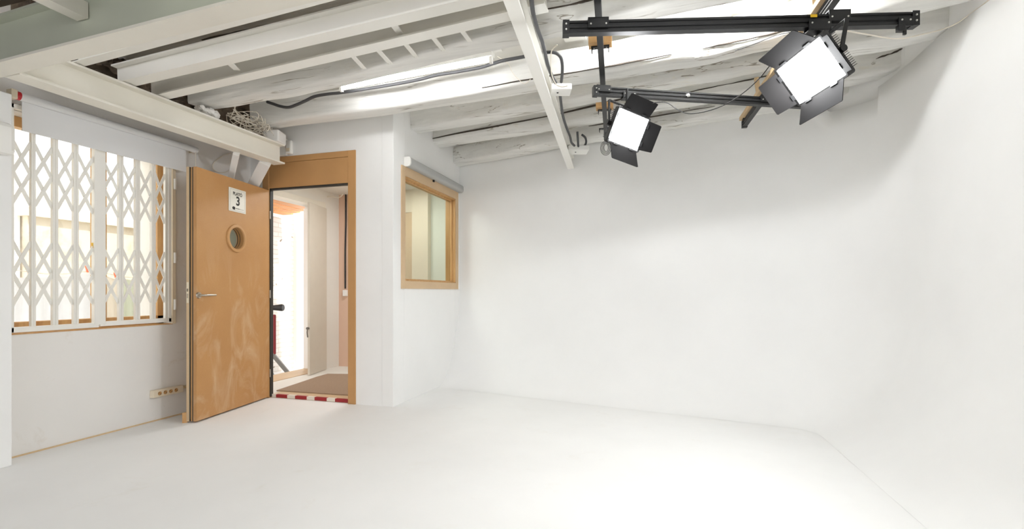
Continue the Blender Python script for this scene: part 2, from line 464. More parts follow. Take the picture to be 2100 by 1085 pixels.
# ------------------------------------------------------------------ door_1: the open tan door leaf
hp = at_z(553, 812, .02); hp = Vector((-3.751, 4.035, 0))
np_ = Vector((at_z(403, 868, 0).x, at_z(403, 868, 0).y, 0))
dirL = (np_ - hp).normalized(); LW = (np_ - hp).length
nF = Vector((-dirL.y, dirL.x, 0))                                   # out of the visible face
if nF.dot(Vector((0, 0, 0)) - np_) < 0: nF = -nF
Zv = Vector((0, 0, 1))
def leaf(u, d, z): return hp + dirL * u - nF * d + Zv * z           # u from the hinge, d behind the face
def leaf_px(px, py):
    q = at_plane(px, py, hp, nF); return (q - hp).dot(dirL), q.z
d1 = thing('door_1', 'open tan fibreboard studio door with a round porthole', 'door', leaf(0, .04, .012), kind='structure')
ZB, ZT = .014, 2.098
pu, pz = leaf_px(484.5, 489); pr = .098
mb = MB(); K = 48
def slab_hole(mb, d0, d1_, u0, u1, z0, z1, r, mi=0):
    ring = []
    for k in range(K):
        a = 2 * PI * k / K; ring.append((pu + r * math.cos(a), pz + r * math.sin(a)))
    outer = []
    for k in range(K):
        a = 2 * PI * k / K; c, s_ = math.cos(a), math.sin(a)
        t = min(((u1 - pu) / c if c > 1e-9 else (u0 - pu) / c if c < -1e-9 else 1e9), ((z1 - pz) / s_ if s_ > 1e-9 else (z0 - pz) / s_ if s_ < -1e-9 else 1e9))
        outer.append((pu + c * t, pz + s_ * t))
    corners = [(u1, z1), (u0, z1), (u0, z0), (u1, z0)]
    for d in (d0, d1_):
        for k in range(K):
            k2 = (k + 1) % K
            poly = [leaf(*(ring[k][0], d, ring[k][1])), leaf(outer[k][0], d, outer[k][1])]
            a0, a1 = outer[k], outer[k2]
            if abs(a0[0] - a1[0]) > 1e-6 and abs(a0[1] - a1[1]) > 1e-6:
                for cu, cz in corners:
                    if min(a0[0], a1[0]) - 1e-6 <= cu <= max(a0[0], a1[0]) + 1e-6 and min(a0[1], a1[1]) - 1e-6 <= cz <= max(a0[1], a1[1]) + 1e-6:
                        poly.append(leaf(cu, d, cz)); break
            poly += [leaf(a1[0], d, a1[1]), leaf(ring[k2][0], d, ring[k2][1])]
            mb.add(poly, [tuple(range(len(poly)))], mi)
    for k in range(K):
        k2 = (k + 1) % K
        mb.add([leaf(ring[k][0], d0, ring[k][1]), leaf(ring[k2][0], d0, ring[k2][1]), leaf(ring[k2][0], d1_, ring[k2][1]), leaf(ring[k][0], d1_, ring[k][1])], [(0, 1, 2, 3)], mi)
    ed = [(u0, z0), (u1, z0), (u1, z1), (u0, z1)]
    for a, b in zip(ed, ed[1:] + ed[:1]):
        mb.add([leaf(a[0], d0, a[1]), leaf(b[0], d0, b[1]), leaf(b[0], d1_, b[1]), leaf(a[0], d1_, a[1])], [(0, 1, 2, 3)], mi)
slab_hole(mb, 0, .030, 0.004, LW, ZB, ZT, pr)
obj('front_panel', mb, M['mdf'], d1)
mb = MB(); slab_hole(mb, .0375, .056, .004, LW - .004, ZB, ZT - .004, pr)
obj('core_panel', mb, M['mdf_frame'], d1)
mb = MB(); slab_hole(mb, .0635, .088, .004, LW + .004, ZB, ZT, pr)
obj('back_panel', mb, M['mdf_pale'], d1)
for dd in (.030, .056):
    mb = MB(); slab_hole(mb, dd, dd + .0075, .004, LW + .001, ZB, ZT - .002, pr)
    obj('gasket', mb, M['rubber'], d1)
mb = MB()
ringo, ringi = [], []
for rr, d in ((pr + .030, -.001), (pr + .026, -.012), (pr + .004, -.014), (pr - .002, -.006), (pr - .002, .03)):
    ringo.append([leaf(pu + rr * math.cos(2 * PI * k / K), d, pz + rr * math.sin(2 * PI * k / K)) for k in range(K)])
for a, b in zip(ringo, ringo[1:]):
    mb.add(a + b, [(k, (k + 1) % K, K + (k + 1) % K, K + k) for k in range(K)], 0, True)
ph = obj('porthole_ring', mb, M['mdf_frame'], d1)
mb = MB().add([leaf(pu + (pr - .003) * math.cos(2 * PI * k / K), .070, pz + (pr - .003) * math.sin(2 * PI * k / K)) for k in range(K)], [tuple(range(K))])
tag(obj('porthole_glass', mb, M['glass_frost'], d1), 'greenish frosted glass disc')
hu, hz = leaf_px(407, 605.5)
h = obj('handle', MB().tube([leaf(hu, 0, hz), leaf(hu, -.010, hz)], [.027, .024], 24)
        .tube(curve([leaf(hu, -.008, hz), leaf(hu, -.042, hz), leaf(hu - .012, -.056, hz), leaf(hu - .035, -.058, hz), leaf(hu - .125, -.056, hz)], 5), .009, 10), M['chrome'], d1)
tag(h, 'brushed metal lever handle')
lu, lz = LW + .004, leaf_px(403, 600)[1]
obj('lock_plate', MB().obox(leaf(lu + .001, .075, lz), dirL, nF, Zv, .0015, .010, .085), M['cream_plastic'], d1)
obj('latch_bolt', MB().obox(leaf(lu + .006, .075, lz + .02), dirL, nF, Zv, .008, .005, .012).obox(leaf(lu + .004, .075, lz - .028), dirL, nF, Zv, .004, .004, .018), M['chrome'], d1)
for hz_ in (.25, 1.05, 1.85):
    obj('hinge', MB().tube([leaf(-.004, -.006, hz_ - .04), leaf(-.004, -.006, hz_ + .04)], .006, 10), M['chrome'], d1)
w = leaf(LW - .005, .094, 0)
wd = MB().extrude([(-.012, 0), (.012, 0), (.012, .085), (-.002, .06)], w - nF * .0 + dirL * -.01, w - nF * .028 + dirL * .012)
tag(obj('door_wedge', wd, M['pine']), 'small wooden wedge at the foot of the tan door edge', 'wedge')

# sign on the leaf
su0, sz1 = leaf_px(468.5, 383); su1, sz1b = leaf_px(503, 391.5)
su0b, sz0 = leaf_px(469, 431.5); SH0, SH1 = sz0, sz1
sg = thing('door_sign', 'small white paper sign reading PLATÓ 3 on the tan door', 'sign', leaf((su0 + su1) / 2, -.001, SH0))
umin, umax = min(su0, su1), max(su0, su1)
mbs = MB().obox(leaf((umin + umax) / 2, -.003, (SH0 + SH1) / 2), dirL, nF, Zv, (umax - umin) / 2, .002, (SH1 - SH0) / 2)
obj('paper', mbs, M['paper'], sg)
SWd, SHt = umax - umin, SH1 - SH0
def sgp(a, b, d=-.0062): return leaf(umax - a * SWd, d, SH0 + b * SHt)   # a: 0 at the sign's left edge
mb = MB()
for (a0, b0, a1, b1) in ((.07, .05, .93, .058), (.07, .942, .93, .95), (.07, .05, .078, .95), (.922, .05, .93, .95)):
    mb.add([sgp(a0, b0), sgp(a1, b0), sgp(a1, b1), sgp(a0, b1)], [(0, 1, 2, 3)])
obj('border', mb, M['ink_grey'], sg, recalc=False)
def lettering(name, text, size, a, b, mat, parent, bold=0.0):
    cu = bpy.data.curves.new('t', 'FONT'); cu.body = text; cu.size = size; cu.align_x = 'CENTER'; cu.offset = bold
    to = bpy.data.objects.new('t', cu); COL.objects.link(to)
    dg = bpy.context.evaluated_depsgraph_get(); dg.update()
    me = bpy.data.meshes.new_from_object(to.evaluated_get(dg)); bpy.data.objects.remove(to)
    base = sgp(a, b); mb = MB()
    ax = -dirL
    mb.add([base + ax * v.co.x + Zv * v.co.y for v in me.vertices], [tuple(p.vertices) for p in me.polygons])
    bpy.data.meshes.remove(me)
    return obj(name, mb, mat, parent, recalc=False)
lettering('title_lettering', 'PLAT\u00d3', .040, .5, .715, M['ink'], sg, .0010)
lettering('number_lettering', '3', .112, .52, .30, M['ink'], sg, .0030)
mb = MB().tube([sgp(.27 + .065 * math.cos(t * .5), .15 + .05 * math.sin(t * .5)) for t in range(0, 13)], .0035, 6)
mb.tube([sgp(.30, .15), sgp(.285, .18), sgp(.255, .165), sgp(.262, .13), sgp(.30, .12), sgp(.325, .085)], .003, 6)
obj('emblem', mb, M['ink'], sg)
mb = MB()
for k in range(6): mb.add([sgp(.39 + k * .04, .135), sgp(.39 + k * .04 + .03, .135), sgp(.39 + k * .04 + .03, .165), sgp(.39 + k * .04, .165)], [(0, 1, 2, 3)], 0)
for k in range(7): mb.add([sgp(.635 + k * .035, .137), sgp(.635 + k * .035 + .02, .137), sgp(.635 + k * .035 + .02, .160), sgp(.635 + k * .035, .160)], [(0, 1, 2, 3)], 1)
obj('small_lettering', mb, [M['ink'], M['ink_grey']], sg, recalc=False)

# door frame
fr = thing('trim_1', 'tan fibreboard door frame with a wide header panel', 'door frame', ((OX0 + OX1) / 2, DY, 0), kind='structure')
FY0 = DY - .012
obj('post', MB().box((-2.826, FY0, 0), (OX1, DY + .05, 2.425)), M['mdf_frame'], fr, .002)
obj('post', MB().box((OX0 - .03, FY0, 0), (-3.752, DY + .05, 2.425)), M['mdf_frame'], fr, .002)
obj('header_panel', MB().box((-3.752, FY0 + .006, 2.118), (-2.826, DY + .048, 2.365)), M['mdf_frame'], fr)
obj('header_rail', MB().box((-3.752, FY0, 2.368), (-2.826, DY + .05, 2.425)), M['mdf_frame'], fr, .002)
obj('gasket', MB().box((-3.752, FY0 + .012, 2.100), (-2.826, FY0 + .05, 2.118)).box((-3.7515, FY0 + .012, .01), (-3.742, FY0 + .05, 2.11)), M['rubber'], fr)
obj('threshold', MB().box((-3.752, DY + .022, 0), (-2.826, DY + .30, .034)), M['mdf_pale'], fr, .003)

# hazard tape on the sill
mb = MB(); TY = DY + .0205
cuts = [(558, 0), (566, 1), (589, 0), (605, 1), (629, 0), (645, 1), (670, 0), (687, 1), (714, 0), (722, 0)]
for (xa, mi), (xb, _) in zip(cuts, cuts[1:]):
    xa, xb = at_y(xa, 815, TY).x, min(at_y(xb, 815, TY).x, -2.829)
    mb.box((xa, TY - .0005, .003), (xb, TY + .001, .0348), mi); mb.box((xa + .006, TY, .0342), (xb + .006, TY + .026, .0356), mi)
tag(obj('hazard_tape', mb, [M['tape_white'], M['tape_red']]), 'red and white hazard tape across the doorway floor', 'tape')

# ------------------------------------------------------------------ window_1 (barred window) and what hangs by it
w1 = thing('window_1', 'pine framed window behind the white folding grille', 'window', (-4.14, (WY0 + WY1) / 2, WZ0), kind='structure')
mb = MB()
FX0, FX1 = -4.17, -4.10
mb.box((FX0, WY0, WZ0), (FX1, WY1, WZ0 + .077)).box((FX0, WY0, WZ1 - .07), (FX1, WY1, WZ1)).box((FX0, WY0, WZ0), (FX1, WY0 + .06, WZ1)).box((FX0, WY1 - .055, WZ0), (FX1, WY1, WZ1))
obj('window_frame', mb, M['pine'], w1, .003)
obj('sill_board', MB().box((-4.12, WY0, WZ0 - .001), (LX - .006, WY1, WZ0 + .006)), M['pine'], w1)
my = at_x(203, 600, -4.13).y
obj('mullion', MB().box((FX0 + .005, my - .04, WZ0 + .05), (FX1 - .005, my + .04, WZ1 - .07)), M['pine'], w1, .003)
for a, b in ((WY0 + .06, my - .04), (my + .04, WY1 - .055)):
    obj('pane', MB().box((-4.140, a, WZ0 + .077), (-4.136, b, WZ1 - .07)), M['glass'], w1)

# folding security grille
GXp = -3.965
def gy(px): return at_x(px, 600, GXp).y
gr = thing('security_grille', 'white folding scissor grille across the courtyard window', 'grille', (GXp, gy(203), .80))
gz0, gz1 = .812, 2.285
ya, ym0, ym1, yb = gy(19), gy(190), gy(213), gy(349)
def gbar(y0, y1, z0, z1, x0=GXp - .012, x1=GXp + .012): return MB().box((x0, y0, z0), (x1, y1, z1))
obj('bottom_rail', gbar(ya, (ym0 + ym1) / 2 - .004, gz0, gz0 + .035, GXp - .016, GXp + .016), M['steel_white'], gr, .003)
obj('bottom_rail', gbar((ym0 + ym1) / 2 + .004, yb, gz0 + .006, gz0 + .041, GXp - .016, GXp + .016), M['steel_white'], gr, .003)
obj('top_rail', gbar(ya, yb, gz1 - .03, gz1, GXp - .016, GXp + .016), M['steel_white'], gr, .003)
obj('meeting_stile', gbar(ym0, ym1, gz0 + .02, gz1, GXp - .016, GXp + .022), M['steel_white'], gr, .004)
obj('hinge_stile', gbar(gy(343), yb, gz0, gz1, GXp - .016, GXp + .016), M['steel_white'], gr, .003)
obj('hinge_stile', gbar(ya, gy(26), gz0, gz1, GXp - .016, GXp + .016), M['steel_white'], gr, .003)
wy_ = gy(353)
obj('wall_post', gbar(wy_, wy_ + .030, gz0 - .01, gz1 + .02, GXp - .022, GXp + .006), M['cream_plastic'], gr, .003)
for hz_ in (.92, 1.32, 1.95):
    obj('hinge', MB().tube([(GXp + .018, wy_ + .012, hz_), (GXp + .018, wy_ + .012, hz_ + .09)], .010, 10), M['steel_white'], gr)
edges = [(19, 26), (62, 72), (106, 118), (149, 160), (190, 213), (242, 252), (276, 286), (309, 318), (337, 344)]
for a, b in edges[1:4] + edges[5:9]:
    mid = (gy(a) + gy(b)) / 2; hw = (gy(b) - gy(a)) / 2
    obj('vertical_bar', gbar(mid - hw, mid - hw * .12, gz0 + .03, gz1 - .02).box((GXp - .016, mid + hw * .12, gz0 + .03), (GXp + .008, mid + hw, gz1 - .02)), M['steel_white'], gr)
for (a0, a1), (b0, b1) in zip(edges, edges[1:]):
    y0, y1 = gy(a1) - .004, gy(b0) + .004
    for zc in (1.952, 1.756, 1.298, 1.095):
        for sgn in (1, -1):
            hh = .108
            xo = GXp + .002 * sgn
            obj('lattice_strip', MB().bar((xo, y0, zc - hh * sgn), (xo, y1, zc + hh * sgn), .004, .022, (0, 0, 1)), M['steel_white'], gr)
obj('padlock', MB().box((GXp - .012, gy(189), 1.395), (GXp + .006, gy(192.5), 1.435)), M['yellow'], gr, .003)

# roller blind
bl = thing('roller_blind', 'white roller blind hanging low above the barred window', 'blind', (-3.90, 2.73, 2.11))
by0, by1 = at_x(40, 192, -3.9).y, at_x(403, 312, -3.9).y
zr = 2.325
obj('roller', MB().tube([(-3.90, by0, zr), (-3.90, by1, zr)], .026, 20), M['fabric'], bl)
mb = MB()
fx = [(-3.915, zr), (-3.914, 2.27), (-3.913, 2.20), (-3.911, 2.118)]
for (xa, za), (xb, zb) in zip(fx, fx[1:]):
    mb.add([(xa, by0 + .02, za), (xa, by1 - .09, za), (xb, by1 - .09, zb), (xb, by0 + .02, zb)], [(0, 1, 2, 3)])
    mb.add([(xa - .0015, by0 + .02, za), (xa - .0015, by1 - .09, za), (xb - .0015, by1 - .09, zb), (xb - .0015, by0 + .02, zb)], [(3, 2, 1, 0)])
mb.bar((-3.912, by0 + .02, 2.118), (-3.912, by1 - .09, 2.118), .010, .012)
obj('blind_fabric', mb, M['fabric'], bl)
tag(obj('end_cap', MB().tube([(-3.90, by0 - .022, zr), (-3.90, by0, zr)], .027, 20), M['red_plastic'], bl), 'red plastic end cap')
obj('bracket', MB().box((-3.925, by0 - .055, zr - .03), (-3.872, by0 - .022, zr + .028)), M['cream_plastic'], bl, .004)
obj('bracket', MB().box((-3.99, by1, zr - .012), (-3.89, by1 + .012, zr + .02)).box((-3.99, by1 - .03, zr + .02), (-3.90, by1 + .012, zr + .026)), M['cream_plastic'], bl)
obj('pull_cord', MB().tube([(-3.885, by1 - .02, zr), (-3.885, by1 - .02, 1.9)], .003, 6), M['cable_white'], bl)

# white box at the picture edge
tag(obj('wall_heater', MB().box((-3.82, 1.45, 1.905), (-3.75, 2.006, 2.10)), M['plastic'], None, .028), 'white rounded casing on the wall pier at the picture edge', 'wall unit')

# power strip
ps = thing('socket_strip', 'cream four-socket power strip on the wall beside the door edge', 'socket strip', (LX, 3.16, .20))
py0, py1 = at_x(315, 800, LX + .045).y, at_x(374, 795, LX + .03).y
obj('casing', MB().box((LX + .001, py0, .202), (LX + .046, py1, .262)), M['cream_plastic'], ps, .004)
for k in range(4):
    yc = py0 + .050 + k * .048
    s_ = obj('socket', MB().tube([(LX + .0465, yc, .232), (LX + .0475, yc, .232)], [.0205, .019], 20), M['cream_plastic'], ps)
    obj('recess', MB().tube([(LX + .0476, yc, .232), (LX + .0482, yc, .232)], .016, 20), M['mdf_frame'], s_)
    obj('pin_hole', MB().tube([(LX + .0483, yc - .008, .238), (LX + .049, yc - .008, .238)], .0035, 8).tube([(LX + .0483, yc + .008, .226), (LX + .049, yc + .008, .226)], .0035, 8), M['ink'], s_)
obj('cable_duct', MB().box((LX + .001, py1, .226), (LX + .02, DY, .246)), M['cream_plastic'], ps)

# small holes and a loop of flex on the wall above the door
mb = MB().tube(curve([at_x(px, py, LX + .012) for px, py in ((474, 314), (456, 320), (440, 332), (436, 343), (444, 352), (458, 354), (470, 349), (477, 338), (478, 318))], 5), .004, 6)
tag(obj('flex_loop', mb, M['cable_white']), 'loop of beige flex on the wall above the tan door', 'cable')

# ------------------------------------------------------------------ window_2, the inner window of the booth
w2 = thing('window_2', 'tan framed inner window with greenish glass under a grey blind', 'window', (GX, (BY0 + BY1) / 2, BZ0), kind='structure')
cy0, cy1, cz0, cz1 = 4.178, 5.565, 1.103, 2.29
mb = MB(); t = GX + .014
for (a0, a1, z0, z1) in ((cy0, BY0, cz0, cz1), (BY1, cy1, cz0, cz1), (BY0, BY1, cz0, BZ0), (BY0, BY1, BZ1, cz1)):
    mb.box((GX, a0, z0), (t, a1, z1))
obj('casing', mb, M['mdf_pale'], w2, .002)
mb = MB()
for (a0, a1, z0, z1) in ((BY0, BY0 + .012, BZ0, BZ1), (BY1 - .012, BY1, BZ0, BZ1), (BY0, BY1, BZ0, BZ0 + .012), (BY0, BY1, BZ1 - .012, BZ1)):
    mb.box((GX - .12, a0, z0), (GX + .004, a1, z1))
obj('lining', mb, M['pine'], w2)
mb = MB(); a, b, c, d = BY0 + .012, BY1 - .012, BZ0 + .012, BZ1 - .012
for x0 in (GX - .050,):
    for (a0, a1, z0, z1) in ((a, a + .014, c, d), (b - .016, b, c, d), (a, b, c, c + .012), (a, b, d - .014, d)):
        mb.box((x0, a0, z0), (x0 + .018, a1, z1))
obj('glazing_bead', mb, M['pine'], w2)
obj('pane', MB().box((GX - .060, a, c), (GX - .054, b, d)), M['glass_green'], w2)

cb = thing('cassette_blind', 'grey rolled cassette blind above the inner window', 'blind', (GX + .05, 4.95, 2.29))
cyA, cyB = at_x(845, 330, GX + .06).y, at_x(946, 392, GX + .045).y
cyA, cyB = 4.25, 5.60
poly = []
for k in range(0, 13):
    a = -PI / 2 + PI * .5 * k / 12
    poly.append((.035 + .035 * math.cos(a), 2.325 + .035 * math.sin(a)))
poly = [(.002, 2.29)] + poly + [(.068, 2.365), (.058, 2.378), (.002, 2.378)]
mb = MB(); n = len(poly)
vs = [(GX + a, y, z) for y in (cyA, cyB) for a, z in poly]
mb.add(vs, [(i, (i + 1) % n, n + (i + 1) % n, n + i) for i in range(n)] + [tuple(range(n)), tuple(range(n, 2 * n))])
obj('cassette', mb, M['grey_cassette'], cb)
for y0, y1 in ((cyA - .018, cyA), (cyB, cyB + .014)):
    mb = MB(); vs = [(GX + .001 + a * 1.04, y, 2.29 + (z - 2.29) * 1.04 - .002) for y in (y0, y1) for a, z in poly]
    mb.add(vs, [(i, (i + 1) % n, n + (i + 1) % n, n + i) for i in range(n)] + [tuple(range(n)), tuple(range(n, 2 * n))])
    tag(obj('end_cap', mb, M['plastic'], cb), 'white plastic end cap')
obj('catch', MB().box((GX + .015, 4.84, 2.268), (GX + .03, 4.865, 2.29)), M['black'], cb)

# motion detector
md = thing('motion_detector', 'white motion detector on the wall above the door header', 'detector', at_y(597, 318, DY))
p0, p1 = at_y(590, 318, DY), at_y(604, 289, DY)
mb = MB(); xc = (p0.x + p1.x) / 2
mb.box((xc - .034, DY - .045, p0.z), (xc + .034, DY - .001, p1.z))
obj('housing', mb, M['plastic'], md, .014)
obj('lens', MB().box((xc - .022, DY - .048, p0.z + .02), (xc + .022, DY - .044, p0.z + .055)), M['cream_plastic'], md, .002)
obj('side_window', MB().box((xc - .0362, DY - .036, p0.z + .06), (xc - .0335, DY - .012, p1.z - .02)), M['ink'], md)
a, b = at_y(554, 322, DY - .02), at_y(588, 285, DY - .02)
tag(obj('cover_board', MB().box((a.x, DY - .035, 2.43), (b.x, DY - .001, b.z)), M['plastic'], None, .003), 'white cover board on the wall left of the motion detector', 'board')

# ------------------------------------------------------------------ steelwork
def ibeam(w, h, tf, tw): return [(-w/2, 0), (w/2, 0), (w/2, tf), (tw/2, tf), (tw/2, h - tf), (w/2, h - tf), (w/2, h), (-w/2, h), (-w/2, h - tf), (-tw/2, h - tf), (-tw/2, tf), (-w/2, tf)]
def steel(name, p, q, w, h, tf, tw, label, mat='steel', group=None, off=0.0):
    d = (Vector(q) - Vector(p)).normalized(); s_ = Vector((0, 0, 1)).cross(d).normalized() * off
    o = obj(name, MB().extrude(ibeam(w, h, tf, tw), Vector(p) + s_, Vector(q) + s_), M[mat])
    tag(o, label, 'beam', group, 'thing')
    return o
# lintel beam over the window wall, along Y
steel('steel_beam', (-3.49, 1.843, 2.297), (-3.47, 3.86, 2.295), .13, .185, .014, .010, 'cream steel lintel beam running above the barred window towards the door')
# green girder across the room
gA, gB = Vector((-3.985, 1.808, 2.30)), Vector((1.765, 1.526, 2.30))
gi = thing('girder', 'large sage green steel girder across the top corner', 'girder', (gA + gB) / 2, kind='thing')
obj('bottom_flange', MB().extrude([(-.057, 0), (.057, 0), (.057, .014), (-.057, .014)], gA, gB), M['steel'], gi)
obj('web', MB().extrude([(-.006, .014), (.006, .014), (.006, .246), (-.006, .246)], gA, gB), M['sage'], gi)
obj('top_flange', MB().extrude([(-.057, .246), (.057, .246), (.057, .26), (-.057, .26)], gA, gB), M['sage'], gi)
# purlin meeting the girder
mb = MB().box((-2.795, -1.5, 2.44), (-2.717, 1.735, 2.447)).box((-2.724, -1.5, 2.447), (-2.717, 1.735, 2.52))
tag(obj('steel_angle', mb, M['steel']), 'cream steel angle running into the green girder web', 'beam', None, 'thing')
# joists
def far_edge(pl, zl, pr_, zr_): return at_z(*pl, zl), at_z(*pr_, zr_)
a, b = far_edge((163, 139), 2.487, (690, 0), 2.50)
d = (b - a).normalized(); side = Vector((d.y, -d.x, 0)); 
a2, b2 = a - d * .0, b + d * .68
mb = MB().extrude([(0, 0), (-.062, 0), (-.062, .006), (0, .006)], a2, b2).extrude([(0, .006), (-.007, .006), (-.007, .085), (0, .085)], a2, b2)
tag(obj('steel_angle', mb, M['steel_white']), 'narrow white steel angle right behind the green girder', 'beam', None, 'thing')
joist = {}
for key, (pl, pr_), lab, ext in (('a', ((265, 180), (1020, 5)), 'white steel joist nearest the green girder, dark timber above it', .35),
                                 ('b', ((332, 207), (1125, 25)), 'white steel joist with short straps to the cracked timber beam', .0)):
    a, b = far_edge(pl, 2.487, pr_, 2.60); d = (b - a).normalized()
    b = b + d * ext; a = a - d * .04
    joist[key] = (a, b)
    s_ = Vector((0, 0, 1)).cross(d).normalized()                   # to +Y
    obj_ = obj('steel_joist', MB().extrude(ibeam(.088, .13, .010, .008), a - s_ * .044, b - s_ * .044), M['steel_white'])
    tag(obj_, lab, 'beam', None, 'thing')
# slanting beam that crosses under the timbers to the back wall
dA, dB = at_z(1047, 0, 2.475), at_z(1171, 347, 2.425)
dd = (dA - dB).normalized(); dA = dA + dd * .53
steel('steel_beam', dB, dA, .072, .122, .011, .012, 'long white steel beam running away under the timbers to the back wall', 'steel_white')

# corbel struts under the lintel beam
for k, (pa, pb, wd_, lab) in enumerate((((485, 312), (474, 362), .05, 'narrow white strut under the lintel beam above the tan door'),
                                       ((544, 331), (518, 376), .10, 'broad white strut under the end of the lintel beam'))):
    q = at_x(*pa, -3.52); p = at_x(pb[0] - 2, pb[1] + 10, -3.84)
    tag(obj('strut', MB().bar(p, q + Vector((0, 0, -.008)), .05, wd_, (CT, ST, 0)), M['wall_old'], None, .004), lab, 'strut')

# ------------------------------------------------------------------ timber beams
def timber(name, px, zl, zr_, w, h, label, mat='beam', cracks=(), ext=0.0, seed=1, ext_l=0.0, ends=None):
    rnd = random.Random(seed)
    n = len(px); x0, x1 = px[0][0], px[-1][0]
    base = [at_z(p[0], p[1], zl + (zr_ - zl) * (p[0] - x0) / (x1 - x0)) for p in px]
    if ends: base[0].x, base[-1].x = base[0].x, base[-1].x
    if ext_l: base[0] = base[0] - (base[1] - base[0]).normalized() * ext_l
    if ext: base[-1] = base[-1] + (base[-1] - base[-2]).normalized() * ext
    line = curve(base, max(4, int(70 / max(1, n - 1))))
    K = 18; ring0 = []
    r = min(w, h) * .22
    for cx_, cz_, a0 in ((-r, r, -PI / 2), (-r, h - r, 0), (-w + r, h - r, PI / 2), (-w + r, r, PI)):
        for k in range(5):
            a = a0 + PI / 2 * k / 4; ring0.append((cx_ + r * math.cos(a), cz_ + r * math.sin(a)))
    K = len(ring0); vs = []; fr_ = []
    ph = [rnd.uniform(0, 6.28) for _ in range(12)]
    for i, p in enumerate(line):
        t = (line[min(i + 1, len(line) - 1)] - line[max(i - 1, 0)]).normalized()
        s_ = Vector((0, 0, 1)).cross(t).normalized(); u = t.cross(s_)
        L = i * .09
        for j, (a, b) in enumerate(ring0):
            wob = .006 * math.sin(L * 2.1 + ph[0] + j) + .005 * math.sin(L * 5.3 + ph[1] + j * 1.7) + .003 * rnd.uniform(-1, 1)
            low_ = 0.004 * math.sin(L * 3.1 + ph[3]) + .004 * math.sin(L * 7.7 + ph[4])
            vs.append(p + s_ * (a + wob * .8) + u * (b + (wob + low_) * .8))
        fr_.append((p, s_, u, t))
    mb = MB()
    fs = [(i * K + j, i * K + (j + 1) % K, (i + 1) * K + (j + 1) % K, (i + 1) * K + j) for i in range(len(line) - 1) for j in range(K)]
    mb.add(vs, fs, 0, True)
    mb.add(vs[:K], [tuple(range(K))]); mb.add(vs[-K:], [tuple(range(K))])
    for (t0, t1, z0, z1, wd_) in cracks:                           # long drying checks on the face towards the room
        m_ = 40; pts = []
        for k in range(m_ + 1):
            f = k / m_; q = (t0 + (t1 - t0) * f) * (len(line) - 1); i = min(int(q), len(line) - 2); g = q - i
            p, s_, u, t = fr_[i]; p2 = fr_[i + 1][0]
            c = p + (p2 - p) * g
            zz = z0 + (z1 - z0) * f + .010 * math.sin(f * 9 + ph[6]) + .005 * math.sin(f * 31 + ph[7])
            th = wd_ * 1.35 * (.25 + abs(math.sin(f * 7 + ph[8]))) * min(1, 6 * f, 6 * (1 - f)) + .0006
            o = c + s_ * (-w - .011) + u * (h * zz)
            pts.append((o - u * th, o + u * th, s_))
        cv = []
        for a, b, s_ in pts: cv += [a, b, b + s_ * .012, a + s_ * .012]
        cf = [(4 * k + x, 4 * k + (x + 1) % 4, 4 * k + 4 + (x + 1) % 4, 4 * k + 4 + x) for k in range(m_) for x in range(4)]
        mb.add(cv, cf, 1)
    o = obj(name, mb, [M[mat], M['crack']])
    tag(o, label, 'beam', None, 'thing')
    return o, fr_

timber('timber_beam', [(228, 128), (620, 22), (760, -16)], 2.66, 2.70, .20, .20, 'brown unpainted timber beam seen in the dark gap behind the green girder', 'beam_raw', ext=1.5, ext_l=.05, seed=2)
timber('timber_beam', [(330, 178), (760, 80), (1135, 0)], 2.642, 2.757, .24, .19, 'white painted timber beam lying between the two white steel joists', 'beam', [(.25, .5, .5, .3, .003)], ext=1.3, ext_l=.1, seed=3)
W1 = timber('timber_beam', [(440, 229), (549, 210), (700, 183), (1075, 95), (1215, 73), (1380, 36), (1607, -10)], 2.565, 2.70, .19, .25,
       'thick cracked timber beam with straps, just before the fluorescent tube', 'beam',
       [(.02, .30, .55, .82, .004), (.22, .52, .62, .55, .004), (.50, .92, .30, .62, .0035), (.08, .2, .35, .4, .003)], ext=1.0, ext_l=.06, seed=4)[1]
W2 = timber('timber_beam', [(555, 268), (812, 237), (1102, 192), (1380, 148), (1560, 111), (1740, 70), (1879, 33)], 2.62, 2.765, .20, .23,
       'timber beam just behind the fluorescent tube, lit brightly by it', 'beam', [(.28, .50, .12, .16, .0022), (.55, .75, .15, .12, .002)], ext=.42, ext_l=.05, seed=5)[1]
timber('timber_beam', [(852, 279), (1120, 233), (1380, 186), (1560, 153), (1740, 121), (1912, 88)], 2.69, 2.765, .20, .22,
       'timber beam second behind the tube, its rotten end at the curved wall', 'beam', [(.3, .62, .5, .4, .0025)], ext=.06, ext_l=.12, seed=6)
timber('timber_beam', [(905, 305), (1150, 268), (1380, 228), (1560, 200), (1732, 181), (1801, 168)], 2.695, 2.77, .20, .21,
       'timber beam with a long dark drying crack, second from the back wall', 'beam', [(.0, .45, .22, .75, .0045), (.42, .66, .3, .5, .002), (.88, 1.0, .55, .72, .003)], ext=.16, ext_l=.12, seed=7)
timber('timber_beam', [(947, 343), (1145, 308), (1240, 291), (1388, 268), (1519, 247), (1640, 230), (1757, 205)], 2.615, 2.74, .19, .21,
       'rearmost timber beam lying along the top of the back wall', 'beam', [(.3, .6, .6, .5, .002)], ext=.1, ext_l=.12, seed=8)

hc = at_z(926, 95, 2.70); hs = W1[min(range(len(W1)), key=lambda i: abs(W1[i][0].x - hc.x))]
hq = hs[0] - hs[1] * .196 + hs[2] * .10
w1o = bpy.data.objects['timber_beam.002']
obj('bored_hole', MB().tube([hq, hq - hs[1] * .004], .017, 16), M['ink'], w1o)

